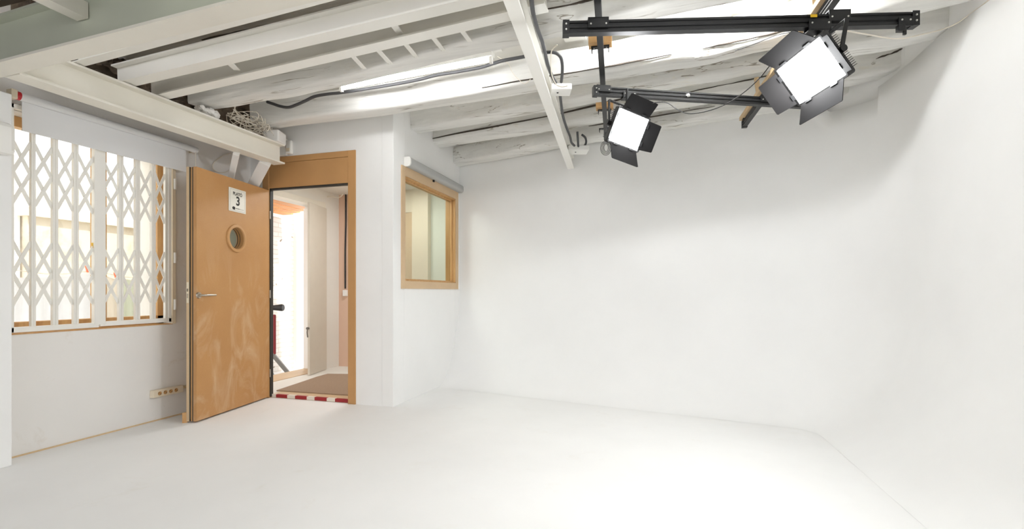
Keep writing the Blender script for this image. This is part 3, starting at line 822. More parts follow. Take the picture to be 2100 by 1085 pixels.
# straps
def strap(p1, p2, z1, y2, lab):
    p, q = at_z(*p1, z1), at_y(*p2, y2)
    mb = MB().bar(p, q, .030, .005, (0, 0, 1))
    d = (q - p).normalized()
    mb.bolts([q - d * .015 + Vector((.008, 0, -.003)), q - d * .015 + Vector((-.012, 0, -.003))], (0, -.4, -1), .004, .004)
    tag(obj('strap', mb, M['steel_white']), lab, 'strap', 'straps between joist and timber')
names = ['first', 'second', 'third', 'fourth', 'fifth']
for k, (p1, p2) in enumerate((((724, 116), (747, 141)), ((776, 104), (801, 131)), ((832, 91), (854, 117)), ((889, 78), (910, 104)), ((948, 64), (968, 90)))):
    wy = W1[0][0].y + (p2[0] - 440) / 640 * (W1[40][0].y - W1[0][0].y) - .20
    strap(p1, p2, 2.555 + k * .012, 2.90, f'short white metal strap on the cracked timber, {names[k]} from the tube end nearest the door')
for k, (p1, p2) in enumerate((((802, 44), (828, 78)), ((470, 129), (486, 143)))):
    p, q = at_z(*p1, 2.60 - k * .06), at_z(*p2, 2.615 - k * .06)
    tag(obj('strap', MB().bar(p, q, .040, .008, (0, 0, 1)), M['steel_white']), ['white metal strap bridging the two steel joists, nearer the slanting beam', 'white metal strap bridging the two steel joists, nearer the window'][k], 'strap', None)

# fluorescent fittings
def fitting(label, x0, x1, y0, y1, z0, z1, mat):
    p, q = Vector((x0, y0, z0)), Vector((x1, y1, z1))
    d = (q - p).normalized()
    t = thing('fluorescent_fitting', label, 'lamp', (p + q) / 2)
    obj('batten', MB().bar(p - d * .03 + Vector((0, 0, .035)), q + d * .03 + Vector((0, 0, .035)), .05, .034), M['plastic'], t, .004)
    for a, s_ in ((p, 1), (q, -1)): obj('end_holder', MB().bar(a - d * .022 * s_ , a + d * .0 * s_, .026, .05), M['plastic'], t)
    obj('tube', MB().tube([p, q], .0135, 14), M[mat], t)
p, q = at_y(702, 181, 3.42), at_y(1004, 123, 3.30)
fitting('lit fluorescent tube between timbers, ending at the slanting beam', p.x, q.x, p.y, q.y, p.z, q.z, 'tube')
fitting('lit fluorescent tube hidden above the long black rail, behind the cracked timber', -.45, 1.08, 3.365, 3.285, 2.925, 2.935, 'tube_bright')

# conduits
def tube_thing(name, pts, r, mat, label, cat, sub=6, n=8, group=None):
    return tag(obj(name, MB().tube(curve(pts, sub), r, n), M[mat]), label, cat, group)
yv = lambda px: W2[0][0].y - .24 + (px - 555) / 550 * (-.13)
tube_thing('conduit', [at_y(px, py, yv(px)) for px, py in ((548, 209), (560, 213), (575, 218), (592, 220), (610, 214), (628, 206), (645, 198), (672, 193), (700, 190), (760, 181), (820, 171), (860, 163), (896, 154), (940, 147), (987, 138), (1012, 130), (1033, 124), (1071, 117), (1112, 108))], .013, 'conduit',
           'grey conduit sagging along the timber beside the fluorescent tube', 'conduit')
tube_thing('conduit', [at_z(px, py, z) for px, py, z in ((1088, -30, 2.56), (1090, 0, 2.56), (1094, 30, 2.57), (1103, 62, 2.58), (1112, 86, 2.59), (1118, 110, 2.59), (1124, 135, 2.58), (1133, 158, 2.56), (1140, 170, 2.54))], .012, 'conduit',
           'grey conduit following the slanting beam down to the upper junction box', 'conduit')
tube_thing('conduit', [at_z(px, py, z) for px, py, z in ((1118, 108, 2.62), (1130, 107, 2.615), (1142, 110, 2.61), (1150, 118, 2.60), (1153, 132, 2.58), (1153, 150, 2.555), (1151, 168, 2.54))], .011, 'conduit',
           'grey conduit arching into the top of the upper junction box', 'conduit')
tube_thing('conduit', [at_z(px, py, z) for px, py, z in ((1148, 188, 2.53), (1151, 215, 2.53), (1155, 240, 2.53), (1162, 262, 2.53), (1169, 280, 2.53), (1172, 292, 2.525), (1178, 299, 2.51))], .011, 'conduit',
           'grey conduit between the two junction boxes on the slanting beam', 'conduit')
tube_thing('conduit', [at_z(px, py, z) for px, py, z in ((1184, 270, 2.64), (1185, 285, 2.58), (1186, 302, 2.52))], .011, 'conduit',
           'short straight grey conduit rising from the lower junction box', 'conduit')
tube_thing('conduit', [at_z(px, py, z) for px, py, z in ((1193, 276, 2.63), (1200, 282, 2.60), (1202, 291, 2.57), (1199, 299, 2.54), (1192, 303, 2.52))], .011, 'conduit',
           'short curled grey conduit at the lower junction box', 'conduit')
for (p0, p1, z, lab) in (((1136, 176), (1163, 192), 2.535, 'upper white junction box beside the slanting beam'), ((1176, 301), (1193, 314), 2.515, 'lower white junction box near the back wall')):
    a, b = at_z(*p0, z), at_z(*p1, z)
    c = (a + b) / 2; hw = (b - a).length * .42
    mb = MB().obox(c + Vector((0, 0, .0)), (CT, ST, 0), (-ST, CT, 0), (0, 0, 1), hw, hw * .85, .022)
    jb = obj('junction_box', mb, M['plastic'], None, .004); tag(jb, lab, 'junction box')
    obj('gland', MB().tube([c + Vector((-.02, -.01, -.026)), c + Vector((-.02, -.01, -.021))], .007, 10), M['black'], jb)
tube_thing('thin_cable', [at_z(px, py, z) for px, py, z in ((1143, 92, 2.62), (1134, 100, 2.61), (1130, 112, 2.60), (1131, 150, 2.56), (1140, 172, 2.53), (1152, 178, 2.505), (1164, 176, 2.505))], .0035, 'cable_white', 'thin white wire dropping over the upper junction box', 'cable')
tube_thing('thin_cable', [at_y(px, py, W2[30][0].y - .22) for px, py in ((1020, 116), (1034, 124), (1044, 133), (1052, 150), (1068, 167), (1078, 171), (1088, 162))], .0022, 'cable_white', 'thin white wire looping under the tube end by the slanting beam', 'cable')

# debris and wire tangle over the end of the lintel beam
mb = MB()
rnd = random.Random(3)
def lump(mb, c, r, mi=0):
    vs = []; nu, nv = 10, 7
    for j in range(nv + 1):
        for i in range(nu):
            a, b = 2 * PI * i / nu, PI * j / nv
            k = r * (1 + rnd.uniform(-.22, .22)) if 0 < j < nv else r
            vs.append(Vector(c) + Vector((math.cos(a) * math.sin(b), math.sin(a) * math.sin(b), math.cos(b) * .8)) * k)
    mb.add(vs, [(j * nu + i, j * nu + (i + 1) % nu, (j + 1) * nu + (i + 1) % nu, (j + 1) * nu + i) for j in range(nv) for i in range(nu)], mi, False)
mb = MB()
for k in range(26):
    lump(mb, (-3.72 + rnd.uniform(-.18, .10), 2.2 + k * .068, 2.56 + rnd.uniform(0, .12)), rnd.uniform(.05, .09))
mb.box((LX, 2.1, 2.50), (-3.80, 4.0, 2.99))
tag(obj('rubble', mb, M['rubble']), 'dark broken masonry above the lintel beam', 'rubble', None, 'stuff')
mb = MB()
for k in range(22):
    a = at_z(rnd.uniform(462, 505), 0, 2.5); c = Vector((-3.47 + rnd.uniform(-.10, .05), 3.38 + rnd.uniform(0, .34), 2.49 + rnd.uniform(0, .05)))
    pts = [c + Vector((rnd.uniform(-.1, .1), rnd.uniform(-.12, .12), rnd.uniform(-.005, .13))) for _ in range(6)]
    mb.tube(curve(pts, 5), .0032, 5)
tag(obj('wire_tangle', mb, M['cable_white']), 'tangle of pale wires lying on the end of the lintel beam', 'wires', None, 'stuff')
c = at_y(545, 272, 3.78)
mb = MB(); mb.obox((-3.47, 3.80, 2.535), (.96, .28, 0), (-.28, .96, 0), (0, 0, 1), .075, .08, .055)
tag(obj('masonry_block', mb, M['wall_old'], None, .012), 'white painted masonry block on the end of the lintel beam', 'block')
mb = MB(); lump(mb, at_y(558, 273, 3.93), .035)
tag(obj('foam_blob', mb, M['foam']), 'yellow blob of foam beside the white masonry block', 'foam')
mb = MB()
for k in range(16): lump(mb, (-3.50 + rnd.uniform(-.05, .06), 3.02 + k * .0115, 2.51 + rnd.uniform(0, .04)), rnd.uniform(.022, .042))
tag(obj('mortar_lump', mb, M['wall_old']), 'lumpy white mortar bed under the cracked timber end', 'mortar')

# ------------------------------------------------------------------ black studio rails
def rail(label, p, q, w, h, end_left=True, end_right=True):
    p, q = Vector(p), Vector(q); d = (q - p).normalized(); s_ = Vector((0, 0, 1)).cross(d).normalized()
    r = thing('studio_rail', label, 'rail', (p + q) / 2)
    g = .006
    poly = [(-w/2, 0), (w/2, 0), (w/2, h*.16), (w/2 - g, h*.22), (w/2 - g, h*.36), (w/2, h*.42), (w/2, h*.56), (w/2 - g, h*.62), (w/2 - g, h*.78), (w/2, h*.84), (w/2, h),
            (-w/2, h), (-w/2, h*.84), (-w/2 + g, h*.78), (-w/2 + g, h*.62), (-w/2, h*.56), (-w/2, h*.42), (-w/2 + g, h*.36), (-w/2 + g, h*.22), (-w/2, h*.16)]
    obj('profile', MB().extrude(poly, p, q), M['black'], r)
    for on, e_, sg_ in ((end_left, p, 1), (end_right, q, -1)):
        if not on: continue
        c = e_ + d * .014 * sg_ + Vector((0, 0, h / 2))
        cap = obj('end_plate', MB().obox(c, d, s_, (0, 0, 1), .017, w / 2 + .004, h / 2 + .005), M['black'], r, .001)
        obj('bolt', MB().bolts([c - s_ * (w / 2 + .004) + Vector((0, 0, .014)), c - s_ * (w / 2 + .004) + Vector((0, 0, -.014))], -s_, .0048, .004), M['bolt'], cap)
    return r, d, s_
def carriage(label, c, d, s_, up, wd_, h, w, mat='black'):
    """slotted hanger plate that clips a cross rail; c: centre of its front plate"""
    t = thing('rail_carriage', label, 'bracket', c)
    obj('front_plate', MB().obox(c, d, s_, (0, 0, 1), wd_ / 2, .003, h / 2), M[mat], t, .0015)
    obj('back_plate', MB().obox(c + s_ * (w + .012), d, s_, (0, 0, 1), wd_ / 2, .003, h / 2), M[mat], t, .0015)
    obj('bridge', MB().obox(c + s_ * (w / 2 + .006) + Vector((0, 0, up * (h / 2 - .003))), d, s_, (0, 0, 1), wd_ / 2, w / 2 + .009, .003), M[mat], t)
    obj('bolt', MB().bolts([c - s_ * .003 + d * k * (wd_ / 2 - .014) + Vector((0, 0, -up * .008)) for k in (-1, 1)], -s_, .0046, .0035), M['bolt'], t)
    return t

ZC, ZH = 2.505, 2.400
r0a, r0b = at_z(1225, 0, 2.52), at_z(1243, 283, 2.52)
d0 = (r0b - r0a).normalized()
rail('slim black ceiling rail running away above the smaller lit panel', r0a - d0 * .25, r0b, .034, .052, False, True)
r3a, r3b = at_z(1716, 0, 2.52), at_z(1526, 262, 2.52)
d3 = (r3b - r3a).normalized()
rail('black ceiling rail on timber battens behind the larger lit panel', r3a - d3 * .45, r3b, .036, .052, False, True)
r1a, r1b = at_z(1155, 72, 2.40), at_z(1878, 54, 2.40)
_, d1_, s1_ = rail('longest black cross rail along the top, carrying the larger lit panel', r1a, r1b, .04, .062)
r2a, r2b = at_z(1217, 196, 2.415), at_z(1662, 223, 2.415)
_, d2_, s2_ = rail('lower black cross rail carrying the smaller lit panel', r2a, r2b, .038, .058)
def on_line(a, d, px):                                               # point of a rail seen in column px
    r = ray(px, 0); r2 = Vector((r.x, r.y)); A = Vector((a.x, a.y)); D = Vector((d.x, d.y))
    den = r2.x * (-D.y) - r2.y * (-D.x)
    t = (r2.x * A.y - r2.y * A.x) / (r2.y * D.x - r2.x * D.y)
    return a + d * t
off1 = -s1_ * .0245
c = on_line(r1a, d1_, 1226) + off1 + Vector((0, 0, .048)); carriage('black hanger plate joining the longest rail to the slim ceiling rail', c, d1_, s1_, 1, .105, .052, .036)
c = on_line(r1a, d1_, 1716) + off1 + Vector((0, 0, .052)); carriage('black hanger plate joining the longest rail to the battened ceiling rail', c, d1_, s1_, 1, .105, .056, .036)
c = on_line(r1a, d1_, 1676) + off1 + Vector((0, 0, .008)); carriage('black hanger plate under the longest rail holding the larger lit panel', c, d1_, s1_, -1, .108, .056, .036)
off2 = -s2_ * .0235
c = on_line(r2a, d2_, 1236) + off2 + Vector((0, 0, .044)); carriage('black hanger plate joining the lower rail to the slim ceiling rail', c, d2_, s2_, 1, .10, .044, .034)
c = on_line(r2a, d2_, 1289) + off2 + Vector((0, 0, .010)); carriage('black hanger plate under the lower rail holding the smaller lit panel', c, d2_, s2_, -1, .095, .046, .034)
c = on_line(r2a, d2_, 1568) + off2 + Vector((0, 0, .044)); carriage('black hanger plate joining the lower rail to the battened ceiling rail', c, d2_, s2_, 1, .09, .044, .034)
# little clamp at the far end of the long rail
c = on_line(r1a, d1_, 1850) + off1 + Vector((0, 0, .012))
t = thing('rail_clamp', 'small black clamp with a hook near the free end of the longest rail', 'clamp', c)
obj('plate', MB().obox(c, d1_, s1_, (0, 0, 1), .035, .003, .022), M['black'], t, .001)
obj('bolt', MB().bolts([c - s1_ * .003 + d1_ * k * .020 + Vector((0, 0, .008)) for k in (-1, 1)], -s1_, .0045, .003), M['bolt'], t)
obj('hook', MB().obox(c - d1_ * .026 + Vector((0, 0, -.034)), d1_, s1_, (0, 0, 1), .016, .012, .016).obox(c - d1_ * .006 + Vector((0, 0, -.048)), d1_, s1_, (0, 0, 1), .007, .006, .018), M['black'], t, .002)
# brackets and timber blocks of the ceiling rails
def block(name, c, d, hx, hy, hz, mat, lab, cat):
    s_ = Vector((0, 0, 1)).cross(d).normalized()
    tag(obj(name, MB().obox(c, d, s_, (0, 0, 1), hx, hy, hz), M[mat], None, .002), lab, cat)
for px, py, lab in ((1231, 86, 'longest rail'), (1240, 218, 'lower rail')):
    c = at_z(px, py, 2.60)
    block('timber_block', c, d0, .04, .07, .022, 'pine', f'small pine packing block above the slim ceiling rail, nearest the {lab}', 'block')
for px, py, lab in ((1231, 97, 'first black fixing bracket of the slim ceiling rail, under the longest rail'), (1240, 226, 'second black fixing bracket of the slim ceiling rail, below the lower rail'), (1241, 264, 'third black fixing bracket of the slim ceiling rail, beside the smaller panel')):
    c = at_z(px, py, 2.574)
    s_ = Vector((0, 0, 1)).cross(d0).normalized()
    b_ = obj('fixing_bracket', MB().obox(c, d0, s_, (0, 0, 1), .018, .055, .003).obox(c - s_ * .05 + Vector((0, 0, -.014)), d0, s_, (0, 0, 1), .018, .003, .014).obox(c + s_ * .05 + Vector((0, 0, -.014)), d0, s_, (0, 0, 1), .018, .003, .014), M['black'])
    tag(b_, lab, 'bracket'); obj('bolt', MB().bolts([c + s_ * k * .038 + Vector((0, 0, -.003)) for k in (-1, 1)], (0, 0, -1), .004, .004), M['bolt'], b_)
s3 = Vector((0, 0, 1)).cross(d3).normalized()
c0, c1 = r3b + Vector((0, 0, .072)) + s3 * .018 - d3 * .02, r3b - d3 * 2.15 + Vector((0, 0, .072)) + s3 * .018
tag(obj('batten', MB().bar(c0, c1, .05, .032), M['pine_light']), 'long light timber batten on top of the ceiling rail behind the larger panel', 'batten')
p = at_z(1556, 196, 2.585); q = at_y(1551, 160, p.y + .02)
tag(obj('batten', MB().bar(p, q, .03, .026, (0, 1, 0)), M['pine_light']), 'short upright light batten by the lower rail end', 'batten')
p = at_z(1673, 22, 2.585); q = at_y(1669, -10, p.y + .02)
tag(obj('batten', MB().bar(p, q, .03, .026, (0, 1, 0)), M['pine_light']), 'short upright light batten at the top edge by the larger panel', 'batten')
c = at_z(1533, 243, 2.575)
block('fixing_bracket', c, d3, .02, .04, .006, 'black', 'black fixing bracket at the low end of the battened ceiling rail', 'bracket')
# tape pieces
c = on_line(r2a, d2_, 1408) - s2_ * .021 + Vector((0, 0, .034))
mb = MB(); lump(mb, c, .014)
tag(obj('tape_scrap', mb, M['plastic']), 'crumpled white tape scrap stuck on the lower rail', 'tape')
c = on_line(r1a, d1_, 1664) - s1_ * .0215 + Vector((0, 0, .054))
tag(obj('tape_scrap', MB().obox(c, d1_, s1_, (0, 0, 1), .016, .0012, .007), M['yellow']), 'yellow tape scrap on top of the longest rail', 'tape')

# ------------------------------------------------------------------ LED panels with barn doors
def led_panel(label, C, Rm, W, H, flaps, hang, light):
    C = Vector(C); x, y, n = [Vector((Rm[0][i], Rm[1][i], Rm[2][i])) for i in range(3)]
    x.normalize(); n = x.cross(y).normalized(); y = n.cross(x)
    t = thing('led_panel_light', label, 'studio light', C - n * .03)
    L = lambda a, b, c: C + x * a + y * b + n * c
    # housing: rounded rectangular tray behind the diffuser
    def rrect(w, h, r, k=5):
        out = []
        for cx_, cy_, a0 in ((w/2 - r, h/2 - r, 0), (-w/2 + r, h/2 - r, PI/2), (-w/2 + r, -h/2 + r, PI), (w/2 - r, -h/2 + r, 3*PI/2)):
            out += [(cx_ + r * math.cos(a0 + PI/2 * j / k), cy_ + r * math.sin(a0 + PI/2 * j / k)) for j in range(k + 1)]
        return out
    mb = MB(); o1 = rrect(W + .036, H + .03, .014); n_ = len(o1)
    rings = [[L(a, b, c) for a, b in rrect(w_, h_, r_)] for w_, h_, r_, c in ((W + .008, H + .008, .006, .001), (W + .03, H + .024, .012, .003), (W + .036, H + .03, .014, -.006), (W + .036, H + .03, .014, -.038), (W - .02, H - .02, .02, -.06))]
    for a, b in zip(rings, rings[1:]): mb.add(a + b, [(k, (k + 1) % n_, n_ + (k + 1) % n_, n_ + k) for k in range(n_)])
    mb.add(rings[-1], [tuple(range(n_))])
    mb.add([L(a, b, -.006) for a, b in rrect(W + .008, H + .008, .006)], [tuple(range(n_))])
    obj('housing', mb, M['black_matt'], t)
    tag(obj('diffuser', MB().add([L(-W/2, -H/2, .0), L(W/2, -H/2, .0), L(W/2, H/2, .0), L(-W/2, H/2, .0)], [(0, 1, 2, 3)]), M[light], t, recalc=False), 'glowing white diffuser')
    mb = MB()
    k = -H/2 + .012
    while k < H/2 - .01:
        mb.obox(L(0, k, -.048), x, y, n, W/2 + .022, .0014, .012); k += .0105
    obj('heat_sink', mb, M['fins'], t)
    for key, al, ln, u0, u1 in flaps:
        a = math.radians(al)
        h, out, m, hl = {'top': (x, y, L(0, H/2, .004), W), 'bottom': (x, -y, L(0, -H/2, .004), W), 'right': (-y, x, L(W/2, 0, .004), H), 'left': (-y, -x, L(-W/2, 0, .004), H)}[key]
        v = out * math.cos(a) + n * math.sin(a); tn_ = (n * math.cos(a) - out * math.sin(a)) * .0016
        if key in ('top', 'bottom'): b0, b1 = -hl/2 * .93, hl/2 * .93
        else: b0, b1 = -hl/2 * .93, hl/2 * .93
        base = m + out * .006
        q = [base + h * b0 + v * .004, base + h * b1 + v * .004, base + h * (b1 * .25 + u1 * .75) + v * ln * .97, base + h * u1 + v * ln * .96 , base + h * (u1 - .006) + v * ln, base + h * (u0 + .006) + v * ln, base + h * u0 + v * ln * .96]
        q = [q[0], q[1], q[3], q[4], q[5], q[6]]
        k_ = len(q)
        mb = MB().add([p + tn_ for p in q] + [p - tn_ for p in q], [tuple(range(k_)), tuple(range(2 * k_ - 1, k_ - 1, -1))] + [(i, (i + 1) % k_, k_ + (i + 1) % k_, k_ + i) for i in range(k_)])
        fl = obj('barn_door', mb, M['flap'], t)
        for f in (-.28, .28):
            obj('hinge', MB().obox(base + h * hl * f + v * .004 + tn_ * 1.5, h, v, tn_.normalized(), hl * .07, .007, .0022), M['black'], fl)
    # yoke: two arms and a bar, knob on the visible side
    PB = -.028
    A, B = L(-W/2 - .030, 0, PB), L(W/2 + .030, 0, PB)
    up = hang
    mb = MB()
    mb.bar(A, A + up, .020, .006, x).bar(B, B + up, .020, .006, x).bar(A + up - x * .003, B + up + x * .003, .022, .006, up.normalized())
    obj('yoke', mb, M['black'], t, .001)
    for e_, sg_ in ((A, -1), (B, 1)):
        k = obj('knob', MB().tube([e_ - x * .012 * sg_, e_ + x * .016 * sg_], .017, 16), M['black'], t)
    return t, A, B, up, L

P1, R1m = (.737, 2.772, 2.177), [[.3617, -.5570, -.7476], [-.9312, -.1765, -.3190], [.0457, .8115, -.5826]]
P2, R2m = (-.170, 3.286, 2.138), [[.7615, .3731, .5301], [.6150, -.1572, -.7727], [-.2049, .9144, -.3492]]
up1 = Vector((.03, .03, .150))
t1, A1, B1, _, L1 = led_panel('larger lit LED panel with four barn doors under the longest rail', P1, R1m, .320, .214,
    [('top', 33, .114, -.145, .138), ('left', 50, .105, -.096, .090), ('bottom', 38, .110, -.162, .142), ('right', 22, .074, -.094, .100)], up1, 'led_key')
t2, A2, B2, up2, L2 = led_panel('lit LED panel with four barn doors hanging from the lower rail', P2, R2m, .224, .205,
    [('top', 25, .105, -.100, .110), ('right', 35, .088, -.088, .088), ('bottom', 33, .115, -.085, .125), ('left', 57, .09, -.095, .100)], Vector((.0, .01, .150)), 'led')
# spigots from yoke bar to carriage (parts of the panels)
m1 = (A1 + B1) / 2 + up1
obj('spigot', MB().tube([m1, Vector((m1.x, m1.y, 2.399))], .009, 10).tube([m1 + Vector((0, 0, -.004)), m1 + Vector((0, 0, .028))], .016, 12), M['black'], t1)
m2 = (A2 + B2) / 2 + up2
obj('spigot', MB().tube([m2, Vector((m2.x, m2.y, 2.42))], .009, 10).tube([m2 + Vector((0, 0, -.004)), m2 + Vector((0, 0, .028))], .016, 12), M['black'], t2)

# cables of the lights
pts = [(1300, 222, 3.20), (1335, 212, 3.14), (1365, 210, 3.10), (1388, 224, 3.06), (1412, 233, 3.02), (1450, 228, 2.95), (1490, 213, 2.87), (1525, 190, 2.80), (1555, 163, 2.74), (1578, 135, 2.70), (1600, 100, 2.68), (1625, 75, 2.66)]
tube_thing('power_cable', [at_d(*p) for p in pts], .003, 'cable_black', 'thin black cable sagging from the smaller panel to the larger panel', 'cable')
tube_thing('power_cable', [at_d(*p) for p in ((1508, 104, 2.95), (1545, 91, 2.85), (1590, 73, 2.70), (1622, 66, 2.60))], .0025, 'cable_black', 'thin black cable meeting the longest rail beside the larger panel', 'cable')
tube_thing('mains_cable', [at_d(*p) for p in ((1714, 57, 2.62), (1740, 64, 2.72), (1780, 71, 2.85), (1820, 78, 2.93), (1850, 79, 2.98), (1885, 72, 3.02), (1930, 61, 3.02), (1960, 49, 2.97), (1985, 32, 2.90), (2010, 14, 2.82), (2045, -14, 2.68))], .0038, 'cable_white', 'long white cable drooping from the rails up the curved wall', 'cable')
mb = MB()
cc = at_d(1243, 303, 3.24)
for k in range(4):
    mb.tube([cc + Vector((CT, ST, 0)) * (.014 + .007 * k) * math.cos(a * PI / 10 + k) + Vector((0, 0, 1)) * (.026 + .007 * k) * math.sin(a * PI / 10 + k) + Vector((-ST, CT, 0)) * (k * .004) for a in range(21)], .0018, 5)
mb.tube(curve([cc + Vector((0, 0, .036)), cc + Vector((.012, 0, .06)), L2(-.05, -.06, -.058)], 5), .0022, 5)
tag(obj('cable_coil', mb, M['cable_black']), 'coil of black cable hanging behind the smaller panel', 'cable')

# ------------------------------------------------------------------ entrance hall contents
mt = [at_z(px, py, .040) for px, py in ((567, 801), (716, 810.5), (760, 812), (760, 768), (672, 767), (650, 773), (630, 780))]
mb = MB(); k = len(mt)
mb.add([p + Vector((0, 0, .004)) for p in mt] + [p - Vector((0, 0, .006)) for p in mt], [tuple(range(k)), tuple(range(2 * k - 1, k - 1, -1))] + [(i, (i + 1) % k, k + (i + 1) % k, k + i) for i in range(k)])
tag(obj('door_mat', mb, M['mat']), 'brown fibre mat on the hall floor beyond the tape', 'mat')
ha, hb = Vector((-4.235, 5.525, .04)), Vector((-4.135, 5.07, .04))
sd = (hb - ha).normalized(); sn = Vector((-sd.y, sd.x, 0))
if sn.y > 0: sn = -sn
def sp(u, d, z): return ha + sd * u + sn * d + Vector((0, 0, z))
SL = (hb - ha).length
sh = thing('door_2', 'white metal shutter door standing open at the outer doorway', 'door', ha, kind='structure')
def sbox(u0, u1, d0, d1, z0, z1): return MB().obox(sp((u0 + u1) / 2, (d0 + d1) / 2, (z0 + z1) / 2), sd, sn, Zv, (u1 - u0) / 2, (d1 - d0) / 2, (z1 - z0) / 2)
obj('panel', sbox(0, SL, -.03, 0, 0, 2.14), M['shutter'], sh, .003)
for k in range(9):
    obj('rib', sbox(.03 + k * .048, .052 + k * .048, 0, .007, .04, 2.06), M['shutter'], sh)
for z_ in (.2, .75, 1.35, 1.95):
    obj('hinge', MB().tube([sp(-.004, .014, z_), sp(-.004, .014, z_ + .10)], .015, 10), M['plastic'], sh)
obj('stay_bar', MB().bar(sp(.40, .012, 2.07), sp(.04, .012, 1.70), .008, .012), M['cream_plastic'], sh)
obj('stay_bar', MB().bar(sp(.40, .012, .06), sp(.06, .012, .42), .008, .012), M['cream_plastic'], sh)
obj('vent_slot', sbox(.05, .22, 0, .003, 2.085, 2.10), M['ink'], sh)
h2 = thing('trim_2', 'pale frame of the outer doorway', 'door frame', (-4.25, 4.9, 0), kind='structure')
obj('lintel_rail', MB().box((-4.33, 4.14, 2.19), (-4.23, 5.54, 2.26)), M['steel'], h2, .003)
obj('jamb_lining', MB().box((-4.56, 5.51, 0), (-4.26, 5.54, 2.19)), M['whitewash'], h2)
obj('sill', MB().box((-4.56, 4.14, .0), (-4.23, 5.54, .038)), M['mdf_pale'], h2)
c = sp(SL + .004, -.012, .58)
obj('door_pull', MB().tube([c, c + sd * .03], .016, 12).tube(curve([c + sd * .02, c + sd * .03 + Vector((0, 0, -.05)), c + sd * .015 + Vector((0, 0, -.11))], 4), .007, 8), M['grey_metal'], sh)
# cable on the pink wall
c0 = at_y(709, 397, HB - .012); c1 = at_y(708, 592, HB - .012)
tube_thing('wall_cable', [c0, c0 + (c1 - c0) * .3 + Vector((.004, 0, 0)), c0 + (c1 - c0) * .6 - Vector((.003, 0, 0)), c1], .011, 'cable_black', 'thick black cable down the pinkish hall wall', 'cable')
a = at_y(708, 600, HB - .02)
tag(obj('switch_box', MB().box((a.x - .03, HB - .04, a.z - .05), (a.x + .03, HB - .001, a.z + .035)), M['plastic'], None, .004), 'small white switch box at the foot of the black wall cable', 'switch')
tube_thing('thin_cable', [at_y(px, py, HB - .25) for px, py in ((648, 415), (660, 406), (676, 403), (695, 405), (704, 398))], .006, 'cable_white', 'thin pale cable bowed under the hall ceiling', 'cable')
# door on the end wall seen through the inner window
d3_ = thing('door_3', 'brown door seen through the greenish inner window', 'door', (-3.3, HB, .012), kind='structure')
obj('panel', MB().box((-3.80, HB - .03, .012), (-3.20, HB - .001, 2.02)), M['brown_door'], d3_)
obj('frame', MB().box((-3.20, HB - .05, .012), (-3.07, HB - .001, 2.12)).box((-3.88, HB - .05, 2.02), (-3.20, HB - .001, 2.12)), M['mdf_pale'], d3_)
struct('trim_3', MB().box((-3.07, HB - .09, .012), (-2.84, HB - .001, 2.42)).box((-3.88, HB - .06, 2.12), (-3.07, HB - .001, 2.42)), M['cream_plastic'])

# ------------------------------------------------------------------ outdoors
struct('ground', MB().box((-16, -6, -.30), (-4.56, 14, -.15)), M['ground'], 'pale courtyard paving', 'ground')
struct('wall_brick', MB().box((-5.72, 4.15, -.3), (-5.5, 11, 3.6)), M['brick'], 'white painted brick wall of the alley', 'wall')
struct('wall_pier', MB().box((-5.5, 6.42, -.15), (-5.44, 6.85, 3.4)), M['whitewash'], 'plastered pier on the brick wall of the alley', 'wall')
struct('wall_yard', MB().box((-7.45, 3.95, -.3), (-7.2, 8.0, 1.98)), M['yard'], 'weathered beige courtyard wall', 'wall')
struct('trim_4', MB().box((-7.50, 3.9, 1.98), (-7.14, 8.0, 2.06)), M['cream'], 'worn coping on the courtyard wall', 'coping')
struct('wall_white_house', MB().box((-9.2, -1.0, -.3), (-7.3, 3.93, 5.0)), M['whitewash'], 'white house wall left in the courtyard', 'wall')
struct('wall_cream_house', MB().box((-10.6, 5.7, -.3), (-9.2, 12, 2.95)), M['cream'], 'cream house behind the courtyard wall', 'wall')
# pergola of boards over the alley
pg = thing('pergola', 'orange pine slat canopy over the alley outside the doorway', 'canopy', (-4.95, 5.3, 2.20))
for k, xx in enumerate((-5.46, -5.25, -5.04, -4.83)):
    obj('slat', MB().box((xx, 4.4, 2.24), (xx + .185, 6.15 - .10 * k, 2.27)), M['pine_bright'], pg)
obj('bearer', MB().box((-5.49, 4.5, 2.27), (-4.58, 4.58, 2.33)).box((-5.49, 5.7, 2.27), (-4.58, 5.78, 2.33)), M['pine'], pg)
